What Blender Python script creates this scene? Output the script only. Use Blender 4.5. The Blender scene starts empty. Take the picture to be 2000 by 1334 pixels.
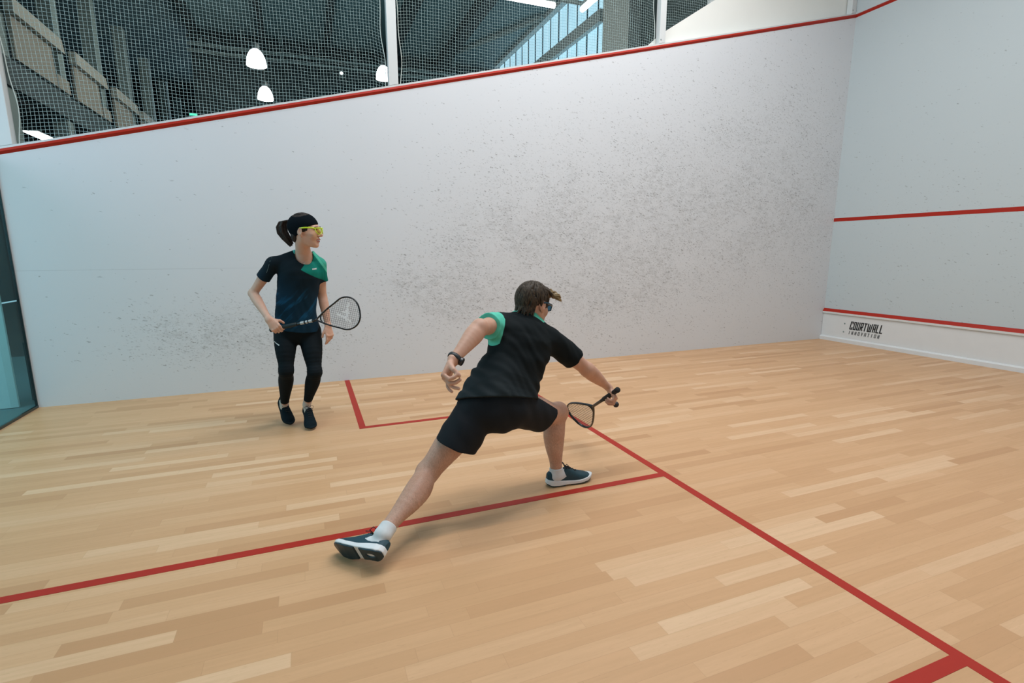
import bpy, bmesh, math, random
import numpy as np
from mathutils import Vector, Matrix
from mathutils.bvhtree import BVHTree

R_ = random.Random(7)
SC = bpy.context.scene
COL = SC.collection

# ------------------------------------------------------------------ camera
CAM_POS = Vector((5.634133, 2.307211, 1.357532))
CAM_R = Vector((0.363092, 0.931749, -0.002827)); CAM_U = Vector((-0.168669, 0.068711, 0.983275)); CAM_F = Vector((-0.916359, 0.356543, -0.182106))
cam_d = bpy.data.cameras.new('camera'); cam = bpy.data.objects.new('camera', cam_d); COL.objects.link(cam)
cam_d.sensor_width = 36.0; cam_d.sensor_fit = 'HORIZONTAL'; cam_d.lens = 18.0953
cam_d.shift_x = 0.00322; cam_d.shift_y = 0.00497
cam_d.clip_start = 0.05; cam_d.clip_end = 200
cam.matrix_world = Matrix(((CAM_R.x, CAM_U.x, -CAM_F.x, CAM_POS.x), (CAM_R.y, CAM_U.y, -CAM_F.y, CAM_POS.y),
                           (CAM_R.z, CAM_U.z, -CAM_F.z, CAM_POS.z), (0, 0, 0, 1)))
SC.camera = cam

# ------------------------------------------------------------------ world, exposure, large lights
SC.view_settings.view_transform = 'Standard'; SC.view_settings.look = 'None'
SC.view_settings.gamma = 1.0; SC.view_settings.use_curve_mapping = False
SC.view_settings.exposure = -0.03
w = bpy.data.worlds.new('world'); SC.world = w; w.use_nodes = True
w.node_tree.nodes['Background'].inputs[0].default_value = (0.55, 0.72, 0.85, 1)
w.node_tree.nodes['Background'].inputs[1].default_value = 1.0

def area(name, loc, rot, sx, sy, power, col):
    l = bpy.data.lights.new(name, 'AREA'); l.shape = 'RECTANGLE'; l.size = sx; l.size_y = sy
    l.energy = power; l.color = col
    o = bpy.data.objects.new(name, l); COL.objects.link(o); o.location = loc; o.rotation_euler = rot
    return o
# the rows of LED battens above this court (fittings are built below, light leaves downwards)
BATTENS = [(1.3, 3.8), (1.3, 6.2), (3.2, 2.2), (3.2, 4.7), (3.2, 7.2), (5.2, 2.4), (5.2, 5.2)]
for (bx_, by_), pw_ in zip(BATTENS, (52, 60, 62, 96, 60, 12, 2)):
    area('court_batten_light', (bx_, by_, 5.93), (0, 0, 0), 0.30, 1.9, pw_, (0.985, 0.985, 1.0))
# cool fill added below the closed roof, and daylight through the glass back wall
area('cool_roof_fill', (3.0, 2.6, 8.7), (0, 0, 0), 6.0, 5.0, 120, (0.62, 0.83, 1.0))
area('rear_daylight', (2.2, -2.2, 2.6), (math.radians(78), 0, math.radians(18)), 4.4, 3.6, 165, (0.50, 0.79, 0.97))
area('hall_light', (-8.0, 3.0, 8.6), (0, 0, 0), 10.0, 8.0, 110, (0.75, 0.95, 0.95))
area('hall_uplight', (-10.0, 4.0, 5.2), (math.radians(180), 0, 0), 10.0, 6.0, 45, (0.55, 0.95, 1.0))
area('gallery_fill', (-10.5, 2.5, 6.4), (math.radians(-75), 0, 0), 9.0, 1.0, 130, (1.0, 0.97, 0.88))  # fill added across the hall to brighten the parapets, not a fitting
area('hall_column_fill', (-7.0, 4.0, 6.4), (math.radians(90), 0, 0), 3.0, 1.0, 60, (1.0, 0.98, 0.92))  # unseen fill added to brighten the pale column
area('corridor_fill', (-.4, -2.6, 3.9), (0, 0, 0), 2.0, 2.0, 60, (0.75, 0.95, 1.0))  # added to lift the dim space behind the glass, no lamp built

# ------------------------------------------------------------------ helpers: scene objects
def link_mesh(name, me, mat, parent=None, smooth=False, origin=None):
    o = bpy.data.objects.new(name, me); COL.objects.link(o)
    for m in (mat if isinstance(mat, (list, tuple)) else [mat]):
        me.materials.append(m)
    if smooth:
        me.polygons.foreach_set('use_smooth', [True] * len(me.polygons))
    if origin is not None:
        me.transform(Matrix.Translation(-Vector(origin)))
        o.location = origin
    if parent is not None:
        o.parent = parent
    me.update()
    return o
def tag(o, label=None, cat=None, group=None, kind=None):
    if label: o['label'] = label
    if cat: o['category'] = cat
    if group: o['group'] = group
    if kind: o['kind'] = kind
    return o
def empty(name, loc):
    o = bpy.data.objects.new(name, None); COL.objects.link(o); o.location = loc; o.empty_display_size = 0.1
    return o
class MB:
    """collects shapes into one mesh"""
    def __init__(s): s.v = []; s.f = []; s.mi = []
    def add(s, v, f, mi=0):
        n = len(s.v); s.v += [tuple(p) for p in v]; s.f += [[i + n for i in q] for q in f]; s.mi += [mi] * len(f)
    def box(s, a, b, mi=0):
        x0, y0, z0 = a; x1, y1, z1 = b
        s.add([(x0,y0,z0),(x1,y0,z0),(x1,y1,z0),(x0,y1,z0),(x0,y0,z1),(x1,y0,z1),(x1,y1,z1),(x0,y1,z1)],
              [(0,3,2,1),(4,5,6,7),(0,1,5,4),(1,2,6,5),(2,3,7,6),(3,0,4,7)], mi)
    def prism(s, poly, d, mi=0):
        """poly: list of 3-D points (planar), extruded along the vector d"""
        n = len(poly); d = Vector(d)
        v = [Vector(p) for p in poly] + [Vector(p) + d for p in poly]
        s.add(v, [list(range(n))[::-1], list(range(n, 2*n))] + [(i, (i+1) % n, (i+1) % n + n, i + n) for i in range(n)], mi)
    def tube(s, pts, r, n=8, closed=False, up=None, r2=None, mi=0, cap=True):
        """swept tube; r a number or a list; r2 = radius along the 'up' axis"""
        pts = [Vector(p) for p in pts]; m = len(pts); rs = r if isinstance(r, (list, tuple)) else [r] * m
        v = []; prev = None
        for i, p in enumerate(pts):
            if closed: t = pts[(i+1) % m] - pts[i-1]
            else: t = pts[min(i+1, m-1)] - pts[max(i-1, 0)]
            t.normalize()
            if up is not None: b = Vector(up) - t * t.dot(Vector(up))
            elif prev is not None: b = prev - t * prev.dot(t)
            else: b = Vector((0,0,1)) - t * t.z
            if b.length < 1e-4: b = Vector((1,0,0)) - t * t.x
            b.normalize(); prev = b; a = t.cross(b)
            rb = rs[i] if r2 is None else r2
            for k in range(n):
                an = 2 * math.pi * (k + .5) / n
                v.append(p + a * math.cos(an) * rs[i] + b * math.sin(an) * rb)
        f = []
        for i in range(m if closed else m - 1):
            j = (i + 1) % m
            for k in range(n): f.append((i*n + k, i*n + (k+1) % n, j*n + (k+1) % n, j*n + k))
        if not closed and cap: f += [list(range(n))[::-1], list(range((m-1)*n, m*n))]
        s.add(v, f, mi)
    def lathe(s, prof, c, axis=(0,0,1), n=24, mi=0):
        ax = Vector(axis).normalized(); a = ax.orthogonal().normalized(); b = ax.cross(a); c = Vector(c)
        v = []
        for r, z in prof:
            for k in range(n):
                an = 2 * math.pi * k / n; v.append(c + ax * z + (a * math.cos(an) + b * math.sin(an)) * r)
        f = [(i*n + k, i*n + (k+1) % n, (i+1)*n + (k+1) % n, (i+1)*n + k) for i in range(len(prof)-1) for k in range(n)]
        s.add(v, f, mi)
    def build(s, name, mat, parent=None, origin=None, smooth=False, bevel=0):
        me = bpy.data.meshes.new(name); me.from_pydata(s.v, [], s.f)
        if isinstance(mat, (list, tuple)): me.polygons.foreach_set('material_index', s.mi)
        o = link_mesh(name, me, mat, None, smooth, origin)
        if parent is not None:
            if origin is None:
                base = parent_base(parent); me.transform(Matrix.Translation(-base))
            o.parent = parent
        bm = bmesh.new(); bm.from_mesh(me); bmesh.ops.recalc_face_normals(bm, faces=bm.faces); bm.to_mesh(me); bm.free()
        if bevel:
            m = o.modifiers.new('bevel', 'BEVEL'); m.width = bevel; m.segments = 2; m.limit_method = 'ANGLE'
        return o
def parent_base(p):
    b = Vector((0,0,0))
    while p is not None: b += p.location; p = p.parent
    return b
def struct(mb, name, mat, **k):
    o = mb.build(name, mat, **k); o['kind'] = 'structure'; return o

# ------------------------------------------------------------------ helpers: materials
class NT:
    def __init__(s, name, rough=.5, col=(.5,.5,.5), metal=0, spec=.5, **kw):
        s.m = bpy.data.materials.new(name); s.m.use_nodes = True; s.t = s.m.node_tree
        s.b = s.t.nodes['Principled BSDF']; s.b.inputs['Roughness'].default_value = rough
        s.b.inputs['Base Color'].default_value = (*col, 1); s.b.inputs['Metallic'].default_value = metal
        s.b.inputs['Specular IOR Level'].default_value = spec
        s._o = None
    def n(s, t, **kw):
        q = s.t.nodes.new(t)
        for k, v in kw.items(): setattr(q, k, v)
        return q
    def put(s, sock, v):
        if isinstance(v, (int, float)): sock.default_value = v
        elif isinstance(v, (tuple, list, Vector)):
            v = tuple(v)
            sock.default_value = v if len(v) == len(sock.default_value) else (*v, 1)
        else: s.t.links.new(v, sock)
    def obj(s):
        if s._o is None: s._o = s.n('ShaderNodeTexCoord').outputs['Object']
        return s._o
    def math(s, op, a, b=0.0, c=None, clamp=False):
        q = s.n('ShaderNodeMath', operation=op, use_clamp=clamp); s.put(q.inputs[0], a); s.put(q.inputs[1], b)
        if c is not None: s.put(q.inputs[2], c)
        return q.outputs[0]
    def vmath(s, op, a, b=(0,0,0)):
        q = s.n('ShaderNodeVectorMath', operation=op); s.put(q.inputs[0], a)
        if op == 'SCALE': s.put(q.inputs[3], b)
        else: s.put(q.inputs[1], b)
        return q.outputs['Value'] if op in ('DOT_PRODUCT', 'LENGTH', 'DISTANCE') else q.outputs[0]
    def sep(s, v):
        q = s.n('ShaderNodeSeparateXYZ'); s.put(q.inputs[0], v); return q.outputs
    def comb(s, x, y, z=0.0):
        q = s.n('ShaderNodeCombineXYZ'); s.put(q.inputs[0], x); s.put(q.inputs[1], y); s.put(q.inputs[2], z); return q.outputs[0]
    def noise(s, v, scale=5, detail=2, rough=.5, dist=0):
        q = s.n('ShaderNodeTexNoise'); s.put(q.inputs['Vector'], v); q.inputs['Scale'].default_value = scale
        q.inputs['Detail'].default_value = detail; q.inputs['Roughness'].default_value = rough; q.inputs['Distortion'].default_value = dist
        return q.outputs['Fac']
    def white(s, v):
        q = s.n('ShaderNodeTexWhiteNoise'); s.put(q.inputs['Vector'], v); return q.outputs
    def vor(s, v, scale=5, feature='F1', rnd=1):
        q = s.n('ShaderNodeTexVoronoi', feature=feature); s.put(q.inputs['Vector'], v); q.inputs['Scale'].default_value = scale
        q.inputs['Randomness'].default_value = rnd; return q.outputs
    def map(s, v, a, b, c=0.0, d=1.0, smooth=False):
        q = s.n('ShaderNodeMapRange', interpolation_type='SMOOTHSTEP' if smooth else 'LINEAR')
        for i, x in enumerate((v, a, b, c, d)): s.put(q.inputs[i], x)
        return q.outputs[0]
    def mix(s, f, a, b, blend='MIX'):
        q = s.n('ShaderNodeMix', data_type='RGBA', blend_type=blend)
        s.put(q.inputs[0], f); s.put(q.inputs[6], a); s.put(q.inputs[7], b); return q.outputs[2]
    def ramp(s, f, stops):
        q = s.n('ShaderNodeValToRGB'); s.put(q.inputs[0], f); e = q.color_ramp.elements
        while len(e) < len(stops): e.new(0.5)
        for i, (p, c) in enumerate(stops): e[i].position = p; e[i].color = (*c, 1)
        return q.outputs[0]
    def half(s, nrm, c, soft=.002):
        """1 where P.nrm > c"""
        d = s.vmath('DOT_PRODUCT', s.obj(), nrm); return s.map(d, c - soft, c + soft)
    def color(s, c): s.put(s.b.inputs['Base Color'], c); return s
    def bump(s, h, strength=.3, dist=.002):
        q = s.n('ShaderNodeBump'); q.inputs['Strength'].default_value = strength; q.inputs['Distance'].default_value = dist
        s.put(q.inputs['Height'], h); s.t.links.new(q.outputs[0], s.b.inputs['Normal']); return s
def plain(name, col, rough=.5, var=.06, scale=20, metal=0, spec=.5):
    t = NT(name, rough, col, metal, spec)
    f = t.noise(t.obj(), scale, 3)
    t.color(t.mix(f, [c * (1 - var) for c in col], [min(1, c * (1 + var)) for c in col]))
    return t.m
def emit(name, col, st):
    t = NT(name, .5, col); t.put(t.b.inputs['Emission Color'], col); t.b.inputs['Emission Strength'].default_value = st
    return t.m

# ------------------------------------------------------------------ helpers: implicit surfaces (bodies, clothes, shoes)
def cut(prims, p, n):
    """the same prims, ended by the plane through p facing n"""
    p, n = A3(p), A3(Vector(n).normalized())
    return [Prim((lambda P, f=q.f: np.maximum(f(P), (P - p) @ n)), q.lo, q.hi) for q in prims]
def smin(a, b, k):
    if k <= 0: return np.minimum(a, b)
    h = np.maximum(k - np.abs(a - b), 0) / k
    return np.minimum(a, b) - h * h * k * .25
class Prim:
    def __init__(s, f, lo, hi): s.f = f; s.lo = np.array(lo, float); s.hi = np.array(hi, float)
def A3(v): return np.array(tuple(v), dtype=np.float64)
def seg(A, B, ra, rb):
    """tapered capsule"""
    A, B = A3(A), A3(B); AB = B - A; L2 = max(AB @ AB, 1e-12); m = max(ra, rb)
    def f(P):
        q = P - A; t = np.clip((q @ AB) / L2, 0, 1)
        return np.linalg.norm(q - t[:, None] * AB, axis=1) - (ra + (rb - ra) * t)
    return Prim(f, np.minimum(A, B) - m, np.maximum(A, B) + m)
def eseg(A, B, Sa, Sb, Fa, Fb, wa, wb, da, db, ax=None):
    """elliptic segment between two cross sections"""
    A, B, Sa, Sb, Fa, Fb = map(A3, (A, B, Sa, Sb, Fa, Fb)); AB = B - A; L2 = max(AB @ AB, 1e-12)
    m = max(wa, wb, da, db)
    def f(P):
        q = P - A; t = np.clip((q @ AB) / L2, 0, 1)[:, None]; q = q - t * AB
        S = Sa + (Sb - Sa) * t; F = Fa + (Fb - Fa) * t; N = np.cross(S, F)
        w_ = (wa + (wb - wa) * t)[:, 0]; d_ = (da + (db - da) * t)[:, 0]; mn = np.minimum(w_, d_)
        u = (q * S).sum(1) / w_; v = (q * F).sum(1) / d_; n_ = (q * N).sum(1) / (mn if ax is None else ax)
        return (np.sqrt(u*u + v*v + n_*n_) - 1) * mn
    return Prim(f, np.minimum(A, B) - m, np.maximum(A, B) + m)
def ell(C, X, Y, Z, rx, ry, rz):
    C, X, Y, Z = map(A3, (C, X, Y, Z)); M = np.stack([X / rx, Y / ry, Z / rz]); m = max(rx, ry, rz); mn = min(rx, ry, rz)
    def f(P):
        q = (P - C) @ M.T; k0 = np.linalg.norm(q, axis=1); k1 = np.linalg.norm(q / np.array([rx, ry, rz]), axis=1) + 1e-9
        return k0 * (k0 - 1) / k1
    return Prim(f, C - m, C + m)
def crom(pts, n):
    """Catmull-Rom resample of a list of arrays"""
    P = [np.atleast_1d(np.array(p, float)) for p in pts]; P = [2*P[0] - P[1]] + P + [2*P[-1] - P[-2]]; out = []
    for i in range(1, len(P) - 2):
        for j in range(n):
            t = j / n; a, b, c, d = P[i-1:i+3]
            out.append(.5 * ((2*b) + (c - a) * t + (2*a - 5*b + 4*c - d) * t*t + (3*b - a - 3*c + d) * t**3))
    out.append(P[-2]); return out
def loft(secs, n=4, ax=None):
    """secs: (centre, side, fwd, w, d) -> a group of elliptic segments through smoothed sections"""
    rows = [np.concatenate([A3(c), A3(s_), A3(f_), [w_, d_]]) for c, s_, f_, w_, d_ in secs]
    rows = crom(rows, n) if n > 1 else rows
    for r in rows:
        r[3:6] /= np.linalg.norm(r[3:6]); r[6:9] -= r[3:6] * (r[3:6] @ r[6:9]); r[6:9] /= np.linalg.norm(r[6:9])
    return [eseg(a[:3], b[:3], a[3:6], b[3:6], a[6:9], b[6:9], a[9], b[9], a[10], b[10], ax) for a, b in zip(rows, rows[1:])]
def chain(pts, n=3):
    """pts: (centre, radius) -> smoothed capsule chain"""
    rows = crom([np.concatenate([A3(c), [r]]) for c, r in pts], n) if n > 1 else [np.concatenate([A3(c), [r]]) for c, r in pts]
    return [seg(a[:3], b[:3], a[3], b[3]) for a, b in zip(rows, rows[1:])]
def limb(A, B, F, prof, n=3):
    """A to B; prof rows (t, half side, half front, shift along F)"""
    A, B, F = Vector(A), Vector(B), Vector(F); ax = (B - A).normalized(); F = (F - ax * F.dot(ax)).normalized(); S = F.cross(ax)
    return loft([(A + (B - A) * t + F * o, S, F, w_, d_) for t, w_, d_, o in prof], n)
def surf(ops, h, post=None, name='m'):
    """ops: list of (op, k, [prims]); op 'u' union, 's' carve; post(P, D) -> D; returns a mesh"""
    allp = [p for o in ops if o[0] == 'u' for p in o[2]]
    pad = 4 * h
    lo = np.floor((np.min([p.lo for p in allp], axis=0) - pad) / h).astype(int)
    hi = np.ceil((np.max([p.hi for p in allp], axis=0) + pad) / h).astype(int)
    B = 40; N = hi - lo; VK = []; VP = []; Q = []
    st = np.array([1, N[0] + 8, (N[0] + 8) * (N[1] + 8)], dtype=np.int64)
    cor = [(i, j, k) for i in (0, 1) for j in (0, 1) for k in (0, 1)]
    for bi in range(0, N[0], B):
        for bj in range(0, N[1], B):
            for bk in range(0, N[2], B):
                o0 = np.array([bi, bj, bk]); n_ = np.minimum(B, N - o0) + 1
                wlo = (lo + o0) * h; whi = wlo + (n_ - 1) * h
                if not any(np.all(p.lo - pad < whi) and np.all(p.hi + pad > wlo) for p in allp): continue
                D = np.full(n_, 1.0)
                for op, k, ps in ops:
                    mg = 1.6 * k + 3 * h
                    ps = [p for p in ps if np.all(p.lo - mg < whi) and np.all(p.hi + mg > wlo)]
                    if not ps: continue
                    G = np.full(n_, 1.0)
                    for p in ps:
                        a = np.clip(np.floor((p.lo - mg - wlo) / h).astype(int), 0, n_ - 1)
                        b = np.clip(np.ceil((p.hi + mg - wlo) / h).astype(int) + 1, 1, n_)
                        g = np.stack(np.meshgrid(*[wlo[x] + h * np.arange(a[x], b[x]) for x in range(3)], indexing='ij'), -1)
                        v = p.f(g.reshape(-1, 3)).reshape(g.shape[:3])
                        sl = tuple(slice(a[x], b[x]) for x in range(3)); G[sl] = np.minimum(G[sl], v)
                    D = smin(D, G, k) if op == 'u' else -smin(-D, G, k)
                if D.min() > 0 or D.max() < 0: continue
                if post is not None:
                    g = np.stack(np.meshgrid(*[wlo[x] + h * np.arange(n_[x]) for x in range(3)], indexing='ij'), -1)
                    D = post(g.reshape(-1, 3), D.reshape(-1)).reshape(D.shape)
                    if D.min() > 0 or D.max() < 0: continue
                m_ = n_ - 1; S = D < 0
                acc = np.zeros((*m_, 3)); cnt = np.zeros(m_)
                for ca in cor:
                    for x in range(3):
                        if ca[x]: continue
                        cb = list(ca); cb[x] = 1
                        a_ = D[ca[0]:ca[0]+m_[0], ca[1]:ca[1]+m_[1], ca[2]:ca[2]+m_[2]]
                        b_ = D[cb[0]:cb[0]+m_[0], cb[1]:cb[1]+m_[1], cb[2]:cb[2]+m_[2]]
                        cr = (a_ < 0) != (b_ < 0)
                        t = np.where(cr, a_ / np.where(cr, a_ - b_, 1), 0)
                        for y in range(3): acc[..., y] += np.where(cr, ca[y] + (t if y == x else 0), 0)
                        cnt += cr
                I = np.argwhere(cnt > 0)
                if len(I):
                    pos = acc[I[:, 0], I[:, 1], I[:, 2]] / cnt[I[:, 0], I[:, 1], I[:, 2]][:, None] + I
                    VK.append(((I + o0 + 2) * st).sum(1)); VP.append(wlo + pos * h)
                for x in range(3):
                    y, z = (x + 1) % 3, (x + 2) % 3
                    s0 = S[:m_[0], :m_[1], :m_[2]]; e = [0, 0, 0]; e[x] = 1
                    s1 = S[e[0]:e[0]+m_[0], e[1]:e[1]+m_[1], e[2]:e[2]+m_[2]]
                    J = np.argwhere(s0 != s1)
                    if not len(J): continue
                    fl = s0[J[:, 0], J[:, 1], J[:, 2]]; k0 = ((J + o0 + 2) * st).sum(1)
                    q = np.stack([k0 - st[y] - st[z], k0 - st[z], k0, k0 - st[y]], 1)
                    Q.append(np.where(fl[:, None], q, q[:, ::-1]))
    K = np.concatenate(VK); V = np.concatenate(VP); Q = np.concatenate(Q)
    o = np.argsort(K); K = K[o]; V = V[o]; idx = np.searchsorted(K, Q); idx = np.clip(idx, 0, len(K) - 1)
    ok = (K[idx] == Q).all(1); idx = idx[ok]
    me = bpy.data.meshes.new(name); me.vertices.add(len(V)); me.vertices.foreach_set('co', V.astype(np.float32).ravel())
    me.loops.add(len(idx) * 4); me.loops.foreach_set('vertex_index', idx.astype(np.int32).ravel())
    me.polygons.add(len(idx)); me.polygons.foreach_set('loop_start', np.arange(0, len(idx) * 4, 4, dtype=np.int32))
    me.update(calc_edges=True); me.validate()
    return me
def smooth_mesh(me, it=1, lam=.5):
    n = len(me.vertices); co = np.empty(n * 3); me.vertices.foreach_get('co', co); co = co.reshape(-1, 3)
    e = np.empty(len(me.edges) * 2, dtype=np.int32); me.edges.foreach_get('vertices', e); e = e.reshape(-1, 2)
    deg = np.bincount(e.ravel(), minlength=n)[:, None].clip(1)
    for _ in range(it):
        for l in (lam, -lam * 1.02):
            s_ = np.zeros_like(co)
            for x in range(3):
                s_[:, x] = np.bincount(e[:, 0], co[e[:, 1], x], n) + np.bincount(e[:, 1], co[e[:, 0], x], n)
            co += l * (s_ / deg - co)
    me.vertices.foreach_set('co', co.astype(np.float32).ravel()); me.update()
def sdf_obj(name, ops, h, mat, parent=None, post=None, smooth=2, M=None, origin=None):
    me = surf(ops, h, post, name); smooth_mesh(me, smooth)
    if M is not None: me.transform(M)
    if parent is not None: me.transform(Matrix.Translation(-parent_base(parent)))
    return link_mesh(name, me, mat, parent, True, origin)
def frame(o, X, Y, Z):
    X, Y, Z = Vector(X), Vector(Y), Vector(Z)
    return Matrix(((X.x, Y.x, Z.x, o[0]), (X.y, Y.y, Z.y, o[1]), (X.z, Y.z, Z.z, o[2]), (0, 0, 0, 1)))
def axes(fwd, up):
    """right, forward, up orthonormal"""
    f = Vector(fwd).normalized(); u = Vector(up); u = (u - f * u.dot(f)).normalized(); return f.cross(u), f, u

# ------------------------------------------------------------------ materials
RED = plain('red_line', (0.37, 0.016, 0.005), .5, .06, 8, spec=.3)
def m_floor():
    t = NT('beech_strip_floor', .42, spec=.3); x, y, _ = t.sep(t.obj())
    W = .0675
    row = t.math('FLOOR', t.math('DIVIDE', x, W))
    r0 = t.white(t.comb(row, 3.0))['Value']
    yy = t.math('ADD', y, t.math('MULTIPLY', r0, 3.7))
    L = t.math('ADD', .62, t.math('MULTIPLY', t.white(t.comb(row, 9.0))['Value'], .30))
    k = t.math('FLOOR', t.math('DIVIDE', yy, L))
    rnd = t.white(t.comb(row, k, 1.0)); c = rnd['Value']
    c2 = t.sep(rnd['Color'])
    base = t.ramp(c, [(0, (.50, .27, .130)), (.12, (.56, .318, .160)), (.5, (.60, .348, .180)), (.85, (.63, .378, .205)), (1, (.70, .46, .275))])
    g = t.noise(t.comb(t.math('MULTIPLY', x, 60.0), t.math('MULTIPLY', y, 3.0), t.math('MULTIPLY', c, 40.0)), 1, 4, .6)
    base = t.mix(t.map(g, .3, .75), base, (.50, .30, .15)) if False else t.mix(t.map(g, .35, .8, 0, .35), base, (.46, .27, .125))
    fl = t.noise(t.comb(t.math('MULTIPLY', x, 160.0), t.math('MULTIPLY', y, 22.0)), 1, 2)
    base = t.mix(t.map(fl, .62, .75, 0, .25), base, (.40, .23, .11))
    fx = t.math('FRACT', t.math('DIVIDE', x, W)); fy = t.math('FRACT', t.math('DIVIDE', yy, L))
    ex = t.math('MINIMUM', fx, t.math('SUBTRACT', 1.0, fx)); ey = t.math('MINIMUM', fy, t.math('SUBTRACT', 1.0, fy))
    gap = t.math('MAXIMUM', t.map(ex, .0, .016, 1, 0), t.map(ey, .0, .0016, 1, 0))
    base = t.mix(t.math('MULTIPLY', gap, .30), base, (.24, .12, .05))
    t.color(base); t.put(t.b.inputs['Roughness'], t.map(g, 0, 1, .36, .5))
    return t.m
FLOOR = m_floor()
def m_wall(name, base, side):
    """plaster with rubbed-in ball marks; the marks' density follows where balls strike"""
    t = NT(name, .55, spec=.35); x, y, z = t.sep(t.obj())
    u = y if side else x
    col = t.mix(t.noise(t.obj(), 1.3, 3), [c * .97 for c in base], base)
    def blob(cu, cz, ru, rz, a=1.0):
        du = t.math('DIVIDE', t.math('SUBTRACT', u, cu), ru); dz = t.math('DIVIDE', t.math('SUBTRACT', z, cz), rz)
        r2 = t.math('ADD', t.math('MULTIPLY', du, du), t.math('MULTIPLY', dz, dz))
        return t.math('MULTIPLY', t.math('POWER', 2.718, t.math('MULTIPLY', r2, -1.0)), a)
    if side:
        den = None
        for a in [(1.45, .58, .62, .24, 1.25), (2.2, .52, .5, .26, .8), (3.65, .92, .50, .36, 1.5), (4.6, 1.55, .9, .75, .85), (6.2, 1.85, 1.3, .95, .95),
                  (7.9, 1.9, 1.2, 1.0, .85), (9.2, 2.1, 1.0, 1.1, .6), (6.0, .95, 1.3, .5, .6), (8.4, 3.1, 1.3, .8, .35), (5.6, .7, 1.4, .5, .3)]:
            b = blob(*a); den = b if den is None else t.math('ADD', den, b)
        den = t.math('ADD', t.math('MULTIPLY', den, 1.0), .010)
    else:
        den = t.math('ADD', blob(1.5, 1.3, 1.8, 1.5, .07), .012)
    den = t.math('MULTIPLY', den, t.map(t.noise(t.comb(u, z), 2.2, 3, .6), .3, .7, .35, 1.45))
    hz = t.noise(t.comb(t.math('MULTIPLY', u, 1.0), t.math('MULTIPLY', z, 1.8), 4.0), 9, 4, .7, .4)
    out = t.mix(t.math('MULTIPLY', t.map(hz, .42, .72, 0, .22), t.math('MINIMUM', t.math('MULTIPLY', den, den), 1.2)), col, (.20, .20, .19))
    wob = t.vmath('SCALE', t.vmath('SUBTRACT', t.n('ShaderNodeTexNoise').outputs['Color'], (.5, .5, .5)), .0)
    for sx, sz, sc, th, dark, seed, soft in ((1.0, 1.9, 23.0, .60, .60, 0.0, .16), (1.0, 1.3, 16.0, .34, .50, 5.0, .13), (1.0, 3.0, 11.0, .42, .42, 9.0, .14), (1.0, 1.5, 38.0, .64, .58, 13.0, .2), (1.0, 2.6, 30.0, .62, .54, 21.0, .2), (1.0, 1.8, 50.0, .62, .6, 31.0, .2)):
        nz = t.noise(t.comb(u, z, seed), 14, 3, .6)
        v = t.comb(t.math('ADD', t.math('MULTIPLY', u, sx), t.math('MULTIPLY', nz, .09)), t.math('ADD', t.math('MULTIPLY', z, sz), t.math('ADD', t.math('MULTIPLY', u, .12), t.math('MULTIPLY', nz, -.09))), seed)
        vo = t.vor(v, sc); rc = t.sep(vo['Color'])
        size = t.math('MULTIPLY', t.math('ADD', .35, t.math('MULTIPLY', rc[1], .65)), th)
        inside = t.map(vo['Distance'], t.math('MULTIPLY', size, .25), t.math('ADD', t.math('MULTIPLY', size, .75), .02), 1, 0, True)
        present = t.math('LESS_THAN', rc[0], den)
        k = t.math('MULTIPLY', t.math('MULTIPLY', inside, present), t.math('MULTIPLY', t.math('ADD', .25, t.math('MULTIPLY', rc[2], .75)), dark))
        k = t.math('MULTIPLY', k, t.map(t.noise(t.comb(u, z, seed + 3), 50, 2, .7), .32, .56))
        out = t.mix(k, out, (.115, .115, .11))
    if side:
        # thin joint between the wall panels
        seam = t.math('MULTIPLY', t.map(t.math('ABSOLUTE', t.math('SUBTRACT', z, 1.205)), 0.0, .004, 1, 0), t.map(u, 2.2, 1.4))
        out = t.mix(t.math('MULTIPLY', seam, .25), out, (.2, .2, .2))
    t.color(out)
    return t.m
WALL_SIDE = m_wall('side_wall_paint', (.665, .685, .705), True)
WALL_FRONT = m_wall('front_wall_shaded_white', (.50, .555, .565), False)  # also a white wall; its weaker light is put into this greyer base
WHITE = plain('white_paint', (.70, .70, .69), .5, .03, 6)
POSTW = plain('white_coated_steel', (.62, .64, .63), .4, .04, 5)
TINW = plain('white_tin_board', (.66, .67, .66), .45, .03, 7)
BLACK = plain('black_print', (.012, .014, .015), .5)
GREYP = plain('grey_print', (.12, .125, .125), .5)
DARKT = plain('dark_teal_paint', (.018, .032, .034), .7, .2, .8)
CEILM = plain('roof_sheet', (.12, .20, .215), .6, .15, .5)
BEAMM = plain('dark_roof_steel', (.02, .03, .033), .6, .1, 1)
STEELG = plain('grey_steel', (.22, .28, .27), .5, .1, 2)
PARAM = plain('beige_parapet_board', (.34, .31, .25), .7, .08, 2)
CONC = plain('grey_concrete', (.24, .25, .235), .8, .1, 2)
NETM = plain('net_cord', (.35, .47, .46), .7, .05, 5)
LAMPE = emit('lamp_glow', (.93, .98, 1.0), 9)
LEDE = emit('led_diffuser', (1.0, .99, .96), 14)
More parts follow.
